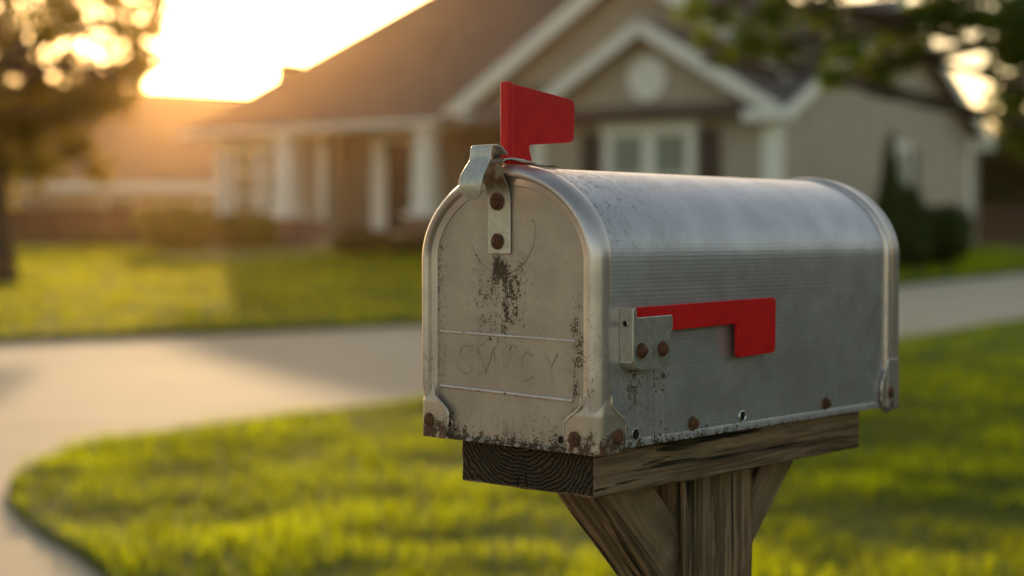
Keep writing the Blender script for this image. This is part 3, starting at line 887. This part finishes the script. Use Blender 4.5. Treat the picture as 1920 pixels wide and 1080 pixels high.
# small gable (ridge runs back along y)
def gable_roof(cx, zr, half, rise, y0, y1, over, name='roof'):
    k = rise/half
    for s in (-1, 1):
        roof([(cx, y0-ov, zr+.12), (cx + s*(half+over), y0-ov, zr+.12 - k*(half+over)), (cx + s*(half+over), y1, zr+.12 - k*(half+over)), (cx, y1, zr+.12)], name=name)
def slope(cx, zr, k, xy):
    return roof([(x, y, zr+.12 - k*abs(x-cx)) for x, y in xy])
kg = (GZ-EZ)/2.95; kb = (BZ-EZ2)/4.73
slope(GA, GZ, kg, [(GA, -ov), (-6.2, -ov), (-6.2, 1.6), (GA, 1.6)])
slope(GA, GZ, kg, [(GA, -ov), (.3, -ov), (.3, -.36), (GA, 3.8)])
slope(BA, BZ, kb, [(BA, 1.5-ov), (-9.23, 1.5-ov), (-9.23, 9.5), (BA, 9.5)])
slope(BA, BZ, kb, [(BA, 1.5-ov), (-.12, 1.5-ov), (-.12, 1.75), (-3.1, 5.8), (BA, 9.5)])
# right wing: ridge runs along x, gable end on x = 0
ks = (6.55-EZ)/(SD/2)
for y_e, s in ((0, -1), (SD, 1)):
    roof([(ov, SD/2, 6.55+.12), (ov, y_e + s*.45, EZ+.12 - ks*.45), (-7.5, y_e + s*.45, EZ+.12 - ks*.45), (-7.5, SD/2, 6.55+.12)])
# left wing: hipped, with a high ridge
RZ, RY = 8.75, 7.4
kf = (RZ-EZ2)/(RY-1.4)
XE = -17.95; XR = -12.7
ye = 1.4-.45; ze = EZ2 + .1 - kf*.45
roof([(XE, ye, ze), (-8.7, ye, ze), (-8.7, RY, RZ+.1), (XR, RY, RZ+.1)])
roof([(XE, ye, ze), (XR, RY, RZ+.1), (XE, 2*RY-ye, ze)])
roof([(XE, 2*RY-ye, ze), (XR, RY, RZ+.1), (-8.7, RY, RZ+.1), (-8.7, 2*RY-ye, ze)])
roof([(-8.7, RY, RZ+.1), (-4.0, RY, RZ+.1), (-4.0, 2*RY-ye, ze), (-8.7, 2*RY-ye, ze)])
roof([(-8.68, 2.6, 5.2), (-8.68, RY, RZ+.1), (-4.0, RY, RZ+.1), (-4.0, 4.6, 6.7)])
bm = bmesh.new(); bm_box(bm, -16.4, -15.95, 2.95, 3.4, 4.6, 5.85); bm_box(bm, -16.46, -15.89, 2.89, 3.46, 5.85, 5.96)
from_bm('chimney', bm, M['brick'], H, bevel=.01)

def trim_bar(p, q, w, d, name='trim', parent=None, up=(0, 0, 1), mat=None):
    """white board from p to q, w tall (along up) and d deep (towards -normal)"""
    p, q, up = Vector(p), Vector(q), Vector(up); t = (q-p).normalized(); nrm = t.cross(up).normalized(); u2 = nrm.cross(t).normalized()
    bm = bmesh.new()
    bm_prism(bm, [p - u2*w, p, q, q - u2*w], nrm*d)
    return from_bm(name, bm, mat or M['trim'], parent or H, smooth=0, bevel=.006)
def rakes(cx, zr, half, rise, y, over, w=.30, xr=None):
    k = rise/half
    for s in (-1, 1):
        xe = xr if (xr is not None and s > 0) else cx + s*(half+over)
        e = (xe, y, zr+.10 - k*abs(xe-cx)); a = (cx, y, zr+.10)
        trim_bar(e, a, w, .06, 'rake_board') if s < 0 else trim_bar(a, e, w, .06, 'rake_board')
rakes(GA, GZ, 2.95, GZ-EZ, -ov-.004, .30, .26)
rakes(BA, BZ, 4.73, BZ-EZ2, 1.5-ov-.004, .30, .34, -.12)
# side gable rakes on x = ov
for y_e, s in ((0, -1), (SD, 1)):
    a = (ov+.004, SD/2, 6.62); e = (ov+.004, y_e + s*.45, EZ+.07 - ks*.45)
    trim_bar(e, a, .24, .06, 'rake_board') if s < 0 else trim_bar(a, e, .24, .06, 'rake_board')
bm = bmesh.new(); bm_box(bm, -.06, ov+.05, SD+.0, SD+.55, EZ-.42, EZ-.10); from_bm('eave_return', bm, M['trim'], H, bevel=.02)
bm = bmesh.new(); bm_box(bm, -.55, ov+.03, -.46, -.0, EZ-.36, EZ-.12); from_bm('eave_return', bm, M['trim'], H, bevel=.02)
# porch beam and gutter
bm = bmesh.new(); bm_box(bm, -17.9, -6.0, 1.12, 1.46, EZ2-.42, EZ2-.12); from_bm('porch_beam', bm, M['trim'], H, bevel=.015)
bm = bmesh.new(); bm_box(bm, -18.0, -9.2, .84, .98, ze-.16, ze-.02); from_bm('gutter', bm, M['trim'], H, bevel=.03)
bm = bmesh.new(); bm_box(bm, -17.6, -6.0, 1.46, 2.5, EZ2-.16, EZ2-.10); from_bm('porch_ceiling', bm, M['trim'], H)
# corner boards
for x0, x1, y0, y1, z1 in ((-.30, .02, -.03, .0, EZ-.1), (.0, .03, 0.0, .26, EZ-.05), (-.0, .03, SD-.2, SD, EZ-.05), (-5.92, -5.62, -.03, 0, EZ-.1), (-13.78, -13.58, 1.77, 1.8, 4.0), (-17.52, -17.2, 1.77, 1.8, 4.0)):
    bm = bmesh.new(); bm_box(bm, x0, x1, y0, y1, ZB, z1); from_bm('corner_board', bm, M['trim'], H)

def window(x0, x1, z0, z1, y, panes=2, rows=2, shutters=None, glass=None, head=.22):
    """front-facing window on the plane y (outside is -y)"""
    bm = bmesh.new(); t = .14
    bm_box(bm, x0, x0+t, y-.06, y-.002, z0, z1); bm_box(bm, x1-t, x1, y-.06, y-.002, z0, z1)
    bm_box(bm, x0-.08, x1+.08, y-.09, y-.002, z1+.002, z1+head); bm_box(bm, x0-.08, x1+.08, y-.10, y-.002, z0-.12, z0-.002)
    w = (x1-x0-2*t)
    for k in range(1, panes): bm_box(bm, x0+t+w*k/panes-.09, x0+t+w*k/panes+.09, y-.058, y-.003, z0, z1)
    fr = from_bm('window', bm, M['trim'], H, bevel=.006)
    for k in range(panes):
        a = x0+t+w*k/panes + (.09 if k else 0); b = x0+t+w*(k+1)/panes - (.09 if k < panes-1 else 0)
        bm = bmesh.new(); bm_box(bm, a, b, y-.025, y-.004, z0, z1); from_bm('pane', bm, glass or M['glass'], fr, smooth=0)
        bm = bmesh.new(); s = .05
        bm_box(bm, a, a+s, y-.045, y-.026, z0, z1); bm_box(bm, b-s, b, y-.045, y-.026, z0, z1)
        bm_box(bm, a+s, b-s, y-.045, y-.026, z1-s, z1); bm_box(bm, a+s, b-s, y-.045, y-.026, z0, z0+s)
        for q in range(1, rows): bm_box(bm, a+s, b-s, y-.044, y-.026, z0+(z1-z0)*q/rows-.03, z0+(z1-z0)*q/rows+.03)
        from_bm('sash', bm, M['trim'], fr, smooth=0)
    if shutters:
        for sx in (x0-.10-.50, x1+.10):
            bm = bmesh.new(); bm_box(bm, sx, sx+.50, y-.045, y-.002, z0-.06, z1+.06)
            for q in range(14): bm_box(bm, sx+.06, sx+.44, y-.058, y-.046, z0+(z1-z0)*q/14, z0+(z1-z0)*(q+.7)/14)
            from_bm('shutter', bm, shutters, H, smooth=0)
    return fr
window(-4.02, -1.84, 1.55, 3.38, 0, 2, 2, M['shutter'], M['blind'], .26)
window(-17.0, -14.75, 1.65, 3.55, 1.8, 2, 3, None, M['glass'], .2)
# side window in the gable end (faces +x)
bm = bmesh.new()
for y0, y1, z0_, z1_ in ((6.3, 6.42, 1.9, 3.25), (7.0, 7.12, 1.9, 3.25), (6.24, 7.18, 3.252, 3.4), (6.24, 7.18, 1.78, 1.898)): bm_box(bm, .003, .06, y0, y1, z0_, z1_)
sw = from_bm('window', bm, M['trim'], H, bevel=.006)
bm = bmesh.new(); bm_box(bm, .004, .03, 6.42, 7.0, 1.9, 3.25); from_bm('pane', bm, M['blind'], sw, smooth=0)
bm = bmesh.new(); bm_box(bm, .003, .045, 7.2, 7.68, 1.82, 3.3)
for q in range(12): bm_box(bm, .046, .06, 7.25, 7.63, 1.87+q*.117, 1.95+q*.117)
s_ = from_bm('shutter', bm, M['gshutter'], H, smooth=0); s_['label'] = 'grey shutter on the side wall'
# round vent
bm = bmesh.new(); bm_lathe(bm, (GA-.02, -.002, 4.53), (0, -1, 0), [(0, .46), (.05, .46), (.06, .40), (.03, .37), (.028, 0)], 32)
vent = from_bm('round_vent', bm, M['trim'], H)
bm = bmesh.new()
for q in range(7):
    z = -.27+q*.09; w = math.sqrt(.36**2 - z*z)
    bm_box(bm, GA-.02-w, GA-.02+w, -.045, -.031, 4.53+z-.02, 4.53+z+.02)
from_bm('louvre', bm, M['trim'], vent, smooth=0)
# front door
bm = bmesh.new(); bm_box(bm, -12.1, -11.25, 2.44, 2.498, 1.34, 3.60)
for z0_, z1_ in ((1.5, 2.3), (2.45, 3.42)):
    for x in (-12.0, -11.62): bm_box(bm, x, x+.28, 2.42, 2.439, z0_, z1_)
dr = from_bm('front_door', bm, M['door'], H, bevel=.004)
bm = bmesh.new(); bm_lathe(bm, (-11.36, 2.44, 2.35), (0, -1, 0), [(0, .03), (.03, .02), (.05, .035), (.07, .03), (.075, 0)], 12); from_bm('door_knob', bm, M['ring'], dr)
bm = bmesh.new(); bm_box(bm, -12.55, -12.102, 2.40, 2.497, 1.34, 3.80); bm_box(bm, -11.248, -11.10, 2.40, 2.497, 1.34, 3.80); bm_box(bm, -12.10, -11.25, 2.40, 2.497, 3.602, 3.80)
from_bm('door_frame', bm, M['trim'], H, bevel=.006)
# narrow dark wall lamp by the porch
bm = bmesh.new(); bm_box(bm, -8.05, -7.78, 2.30, 2.497, 3.05, 3.5); bm_prism(bm, [(-8.1, 2.28, 3.502), (-7.73, 2.28, 3.502), (-7.91, 2.28, 3.68)], (0, .2, 0))
from_bm('wall_lantern', bm, M['shutter'], H, smooth=0)
# porch columns on brick piers
def column(x, y, zb, zt_, zp):
    bm = bmesh.new(); bm_box(bm, x-.42, x+.42, y-.42, y+.42, ZB, zp-.08); c = from_bm('brick_pier', bm, M['brick'], H, bevel=.01)
    bm = bmesh.new(); bm_box(bm, x-.47, x+.47, y-.47, y+.47, zp-.078, zp); from_bm('pier_cap', bm, M['trim'], c, bevel=.01)
    bm = bmesh.new()
    a, b = .27, .20
    vs = [bm.verts.new(p) for p in ((x-a, y-a, zp+.14), (x+a, y-a, zp+.14), (x+a, y+a, zp+.14), (x-a, y+a, zp+.14), (x-b, y-b, zt_-.16), (x+b, y-b, zt_-.16), (x+b, y+b, zt_-.16), (x-b, y+b, zt_-.16))]
    for q in ((0, 3, 2, 1), (4, 5, 6, 7), (0, 1, 5, 4), (1, 2, 6, 5), (2, 3, 7, 6), (3, 0, 4, 7)): bm.faces.new([vs[i] for i in q])
    sh = from_bm('porch_column', bm, M['trim'], H, bevel=.01)
    bm = bmesh.new(); bm_box(bm, x-.33, x+.33, y-.33, y+.33, zp+.002, zp+.138); from_bm('column_base', bm, M['trim'], sh, bevel=.012)
    bm = bmesh.new(); bm_box(bm, x-.27, x+.27, y-.27, y+.27, zt_-.158, zt_-.002); from_bm('column_capital', bm, M['trim'], sh, bevel=.012)
column(-9.84, 1.28, 0, EZ2-.42, 1.76); column(-14.45, 1.28, 0, EZ2-.42, 1.76)
bm = bmesh.new(); bm_box(bm, -13.5, -6.0, .9, 2.5, ZB, 1.30); from_bm('porch_floor', bm, M['concrete'], H)
bm = bmesh.new(); bm_box(bm, -12.6, -10.6, .4, .898, ZB, 1.12); from_bm('porch_step', bm, M['concrete'], H)
bm = bmesh.new(); bm_box(bm, -17.55, -13.6, 1.68, 1.798, ZB, 1.62); bm_box(bm, -13.8, -12.7, .82, .898, ZB, 1.55); from_bm('brick_skirt', bm, M['brick'], H)
bm = bmesh.new(); bm_box(bm, -5.95, .05, -.05, -.002, ZB, 1.05); bm_box(bm, .002, .05, -.0, SD, ZB, 1.05); from_bm('foundation', bm, M['concrete'], H)

# front walk and planting beds
def hxy(x, y):
    c, s = .82, .574; n = math.hypot(c, s); c /= n; s /= n
    return (KX + c*x + s*y, KY - s*x + c*y)
sheet('front_path', [hxy(-12.5, .3), hxy(-10.8, .3), hxy(-10.2, -3.5), hxy(-12.2, -5.2), hxy(-13.6, -4.0)], M['concrete'], .085, 3.0)
sheet('planting_bed', [hxy(-18.4, 1.7), hxy(-12.7, .8), hxy(-12.8, -.6), hxy(-18.6, -.9)], M['mulch'], .080, 3.0)

# bushes along the front
def at_px(px, d): return ((px-960)/FPX*d, d)
def bpx(name, label, cat, x0, x1, ytop, d, mat, seed, n, depth=1.0, group=None, size=.07):
    c = at_px((x0+x1)/2, d); rx = (x1-x0)/2/FPX*d*1.08
    h = pix(960, ytop, d).z - float(zt(c[0], d)) - .05
    return bush(name, label, cat, c, rx, depth, h*1.02, n, size, mat, seed, group)
bpx('hedge_bush', 'large rounded hedge bush under the left porch window, yellow-green on its sunny left', 'bush', 248, 420, 388, 38.5, M['hedge'], 21, 6500, 1.1)
bpx('hedge_bush', 'lower dark hedge bush between the big hedge bush and the brick porch pier', 'bush', 395, 525, 400, 38.8, M['hedge'], 22, 5000, 1.0)
bpx('porch_shrub', 'small rounded shrub to the left of the front door, beside the path', 'shrub', 622, 725, 428, 36.5, M['shrub'], 23, 3500, .7)
bpx('porch_shrub', 'low dark shrub right of the path, partly hidden by the mailbox', 'shrub', 715, 835, 442, 36.0, M['shrub'], 24, 3500, .7)
bpx('low_shrub', 'low dark shrub in front of the wooden fence on the left', 'shrub', 135, 240, 440, 41, M['shrub'], 25, 2500, .8)
bpx('low_shrub', 'round dark green shrub next to the cone-shaped evergreen by the side wall', 'shrub', 1650, 1745, 400, 31.0, M['shrub'], 26, 4200, .8)
bpx('side_shrub', 'big round dark shrub at the right end of the side wall', 'shrub', 1715, 1822, 385, 31.5, M['shrub'], 27, 4500, .9)
bpx('side_shrub', 'dark bush behind the back end of the mailbox, under the side window', 'shrub', 1665, 1735, 340, 34.5, M['shrub'], 28, 3500, .7)
# cone shaped evergreen
c = at_px(1668, 33.0); zg = float(zt(*c)) + .05
ev = empty('cone_evergreen', (c[0], c[1], zg)); tag(ev, 'tall narrow cone-shaped dark evergreen standing by the side wall', 'evergreen')
htop = pix(960, 268, 33).z - zg
leaf_mesh('foliage', [((0, 0, htop*(.18+.15*k)), ((.42-.062*k), (.42-.062*k), htop*.16), 6-k) for k in range(6)], 5000, .06, M['shrub'], ev, 31, .6)
bm = bmesh.new(); bm_tube(bm, [(0, 0, -.1), (0, 0, htop*.5), (0, 0, htop*.92)], [.06, .04, .01], 8); from_bm('trunk', bm, M['bark'], ev)

# ------------------------------------------------------------------ fences
def fence(p0, p1, z0_, z1_, label, n):
    a, b = Vector((*p0, 0)), Vector((*p1, 0)); t = (b-a).normalized(); L_ = (b-a).length
    o = empty('wooden_fence', (p0[0], p0[1], 0), math.atan2(t.y, t.x)); tag(o, label, 'fence')
    bm = bmesh.new(); w = L_/n
    for k in range(n): bm_box(bm, k*w+.004, (k+1)*w-.004, -.012, .012, z0_, z1_ - random.uniform(0, .03))
    from_bm('board_panel', bm, M['fence'], o, smooth=0)
    bm = bmesh.new(); bm_box(bm, 0, L_, .014, .07, z0_+.25, z0_+.34); bm_box(bm, 0, L_, .014, .07, z1_-.34, z1_-.25); from_bm('rail', bm, M['fence'], o, smooth=0)
    for k in range(0, n+1, 16):
        bm = bmesh.new(); bm_box(bm, k*w-.05, k*w+.05, .072, .17, z0_-.2, z1_-.02); from_bm('fence_post', bm, M['fence'], o, smooth=0)
    return o
fence((-19, 45), (-9.6, 47.5), .6, pix(960, 384, 45.5).z, 'dark brown board fence left of the house, behind the hedges', 80)
fence((12.6, 44), (24, 42.5), .6, pix(960, 383, 43.5).z, 'dark brown board fence at the right of the house', 90)

# ------------------------------------------------------------------ neighbouring house
NB = 1.5
N_ = empty('neighbour_house', (-21.5, 86, .2), R(12)); tag(N_, 'hazy tan house with a low brown roof far behind the left fence', 'house')
zr = pix(960, 181, 88).z - .2; zev = pix(960, 345, 82).z - .2
bm = bmesh.new(); bm_box(bm, -7.8, 9.6, -5.4, 6.6, .2, zev); from_bm('wall', bm, M['nwall'], N_, smooth=0)
for q in ([(-8.7, -6.3, zev-.1), (10.5, -6.3, zev-.1), (9.3, .6, zr), (-6.3, .6, zr+.6)], [(-8.7, 7.5, zev-.1), (10.5, 7.5, zev-.1), (9.3, .6, zr), (-6.3, .6, zr+.6)]):
    bm = bmesh.new(); pts = [Vector(p) for p in q]; n_ = (pts[1]-pts[0]).cross(pts[2]-pts[0]).normalized(); n_ = n_ if n_.z > 0 else -n_
    bm_prism(bm, q, -n_*.15); from_bm('roof', bm, M['nroof'], N_, smooth=0)
for x, zz in ((9.4, zr-.3), (-7.4, zr-.1)):
    bm = bmesh.new(); bm_prism(bm, [(x, -5.3, zev), (x, 6.5, zev), (x, .6, zz)], (-.2 if x > 0 else .2, 0, 0)); from_bm('gable', bm, M['nwall'], N_, smooth=0)
bm = bmesh.new(); bm_box(bm, -8.75, 10.55, -6.5, -6.34, zev-.42, zev-.02); from_bm('gutter', bm, M['trim'], N_, smooth=0)
for x in (-4.8, .6, 5.4):
    bm = bmesh.new(); bm_box(bm, x-.8, x+.8, -5.49, -5.402, 1.6, 3.0); w_ = from_bm('window', bm, M['trim'], N_, smooth=0)
    bm = bmesh.new(); bm_box(bm, x-.66, x+.66, -5.52, -5.492, 1.74, 2.86); from_bm('pane', bm, M['glass'], w_, smooth=0)

# ------------------------------------------------------------------ trees
def limb(a, b, n, wob, r):
    a, b = Vector(a), Vector(b); L_ = (b-a).length
    return [a.lerp(b, k/n) + Vector((r.uniform(-1, 1), r.uniform(-1, 1), r.uniform(-.6, .6)))*wob*L_*(0 if k in (0,) else 1) for k in range(n+1)]

def tree(name, label, base, trunk_top, r0, clumps, n, size, leafm, seed, group=None, shell=.25):
    """clumps: list of (centre, (rx,ry,rz), weight) in world space"""
    base = Vector(base)
    o = empty(name, base); tag(o, label, 'tree', group)
    r = random.Random(seed)
    bm = bmesh.new(); top = Vector(trunk_top) - base
    tp = limb((0, 0, -.15), top, 6, .02, r)
    bm_tube(bm, tp, [r0*(1.25 if k == 0 else 1-.55*k/6) for k in range(7)], 12)
    from_bm('trunk', bm, M['bark'], o, smooth=60)
    bm = bmesh.new()
    for c, rr, w in clumps:
        st = tp[r.choice((3, 4, 5, 6))]; e = Vector(c) - base
        p = limb(st, e, 5, .045, r); bm_tube(bm, p, [r0*.36*(1-.8*k/5) for k in range(6)], 7)
        for q in range(6):
            t_ = e + Vector((r.uniform(-1, 1)*rr[0], r.uniform(-1, 1)*rr[1], r.uniform(-1, 1)*rr[2]))*.75
            bm_tube(bm, limb(p[r.choice((3, 4, 5))], t_, 3, .06, r), [r0*.09, r0*.07, r0*.05, r0*.02], 5)
    from_bm('limb', bm, M['bark'], o, smooth=60)
    leaf_mesh('crown', [((Vector(c)-base)[:], rr, w) for c, rr, w in clumps], n, size, leafm, o, seed, shell)
    return o

# left tree, back-lit
d = 26.5; base = pix(2, 535, d); base.z = float(zt(base.x, d)) + .06
cl = []; r_ = random.Random(5)
for px, py, rad in ((-150, -60, 150), (-20, -40, 130), (110, -60, 120), (220, -20, 90), (-130, 90, 150), (10, 70, 110), (130, 40, 95), (235, 60, 70), (270, 110, 48), (60, 160, 100), (170, 150, 80), (-100, 220, 140), (40, 245, 95), (130, 215, 70), (205, 190, 60), (-40, 330, 90), (75, 310, 60), (150, 270, 42), (240, 150, 45), (285, 50, 42), (300, 5, 48), (262, 135, 40), (180, 320, 40)):
    dd = d + r_.uniform(-1.8, 2.2); p = pix(px, py, dd); q = rad/FPX*dd
    cl.append((p, (q, q*1.1, q*.85), q*q))
tree('shade_tree', 'large backlit tree at the left edge with gold light through its crown', base, pix(-25, 120, d),   .24, cl, 13000, .088, M['treeleaf'], 41, shell=.12)

# tree whose branches hang in from the right
d = 12.5; base = Vector((6.6, 13.6, float(zt(6.6, 13.6)) + .03))
cl = []; r_ = random.Random(6)
for px, py, rad in ((1300, 20, 36), (1322, 72, 26), (1345, 30, 45), (1400, 75, 48), (1450, 30, 50), (1470, 95, 38), (1355, 110, 22), (1540, 25, 60), (1590, 95, 55), (1640, 130, 50), (1560, 150, 30), (1680, 60, 60), (1700, 110, 40), (1760, 20, 60), (1830, 40, 60), (1890, 100, 60), (1930, 40, 90), (1900, 180, 45), (1945, 250, 70), (1850, 140, 26), (2000, 120, 120), (2060, -40, 160), (1900, -70, 120), (1700, -80, 110), (1480, -70, 90), (2080, 260, 130)):
    dd = d + r_.uniform(-.7, .9); p = pix(px, py, dd); q = rad/FPX*dd
    cl.append((p, (q*1.15, q*1.2, q*.75), q*q))
tree('overhanging_tree', 'leafy green tree at the right whose branches hang into the top right corner', base, pix(2150, -150, 13), .17, cl, 9500, .050, M['overleaf'], 42, shell=.1)

# unseen trees added right of the mailbox, to darken its reflections and give shade
for bx, by, sd_, lab in ((8.2, 4.6, 61, 'broad low dark tree added right of the mailbox, outside the picture, to darken its reflection'), (7.0, .2, 62, 'second broad low dark tree added right of the camera, outside the picture, to darken the reflection')):
    cl = []; r_ = random.Random(sd_)
    for k in range(20):
        a = r_.uniform(0, 6.28); q_ = r_.uniform(.2, 2.5)
        cl.append((Vector((bx + q_*math.cos(a), by + q_*1.1*math.sin(a), r_.uniform(.8, 1.9))), (1.15, 1.25, .75), 1))
    tree('added_dark_tree', lab, (bx, by, 0), (bx, by, 1.9), .14, cl, 9000, .11, M['darkleaf'], sd_, 'dark trees added outside the picture', shell=.3)

# far trees on the right
for px, py, rad, dd, sd_, lab in ((1880, 345, 120, 52, 51, 'dense dark far tree just right of the house, low and broad'), (1990, 250, 190, 55, 52, 'tall dark far tree at the right edge behind the fence'), (1850, 400, 80, 50, 53, 'low dark far tree touching the rear corner of the house, over the fence')):
    cl = []; r_ = random.Random(sd_)
    for k in range(14):
        a = r_.uniform(0, 6.28); q_ = r_.uniform(.1, .8)
        p = pix(px + rad*q_*math.cos(a), py - rad*q_*math.sin(a)*.9, dd + r_.uniform(-1, 1)); q = rad*r_.uniform(.32, .5)/FPX*dd
        cl.append((p, (q, q, q*.85), q*q))
    for k in range(6):
        p = pix(px + rad*r_.uniform(-.9, .9), r_.uniform(370, 430), dd); q = rad*.36/FPX*dd; cl.append((p, (q, q, q), q*q))
    b = pix(px, 480, dd); b.z = float(zt(b.x, dd)) - .1
    tree('far_tree', lab, b, pix(px, py, dd), .2, cl, 8000, .16, M['darkleaf'], sd_, 'far trees right of the house', shell=.3)

# ------------------------------------------------------------------ evening haze
t = NT('warm_haze')
vs_ = t.new('ShaderNodeVolumeScatter'); vs_.inputs['Color'].default_value = (1, .62, .27, 1); vs_.inputs['Density'].default_value = .00036; vs_.inputs['Anisotropy'].default_value = .91
t.t.links.new(vs_.outputs[0], t.out.inputs['Volume'])
bm = bmesh.new(); bm_box(bm, -60, 60, -6, 110, -3, 16)
hz = from_bm('haze', bm, t.mat, None, smooth=0); hz['kind'] = 'stuff'; tag(hz, 'thin golden evening haze in the air around the houses', 'haze')

# ------------------------------------------------------------------ render settings
sc.render.engine = 'CYCLES'
sc.view_settings.view_transform = 'Standard'; sc.view_settings.look = 'None'; sc.view_settings.exposure = 0
sc.cycles.use_denoising = True; sc.cycles.max_bounces = 8; sc.cycles.volume_bounces = 0; sc.cycles.transparent_max_bounces = 8
sc.cycles.sample_clamp_indirect = 6
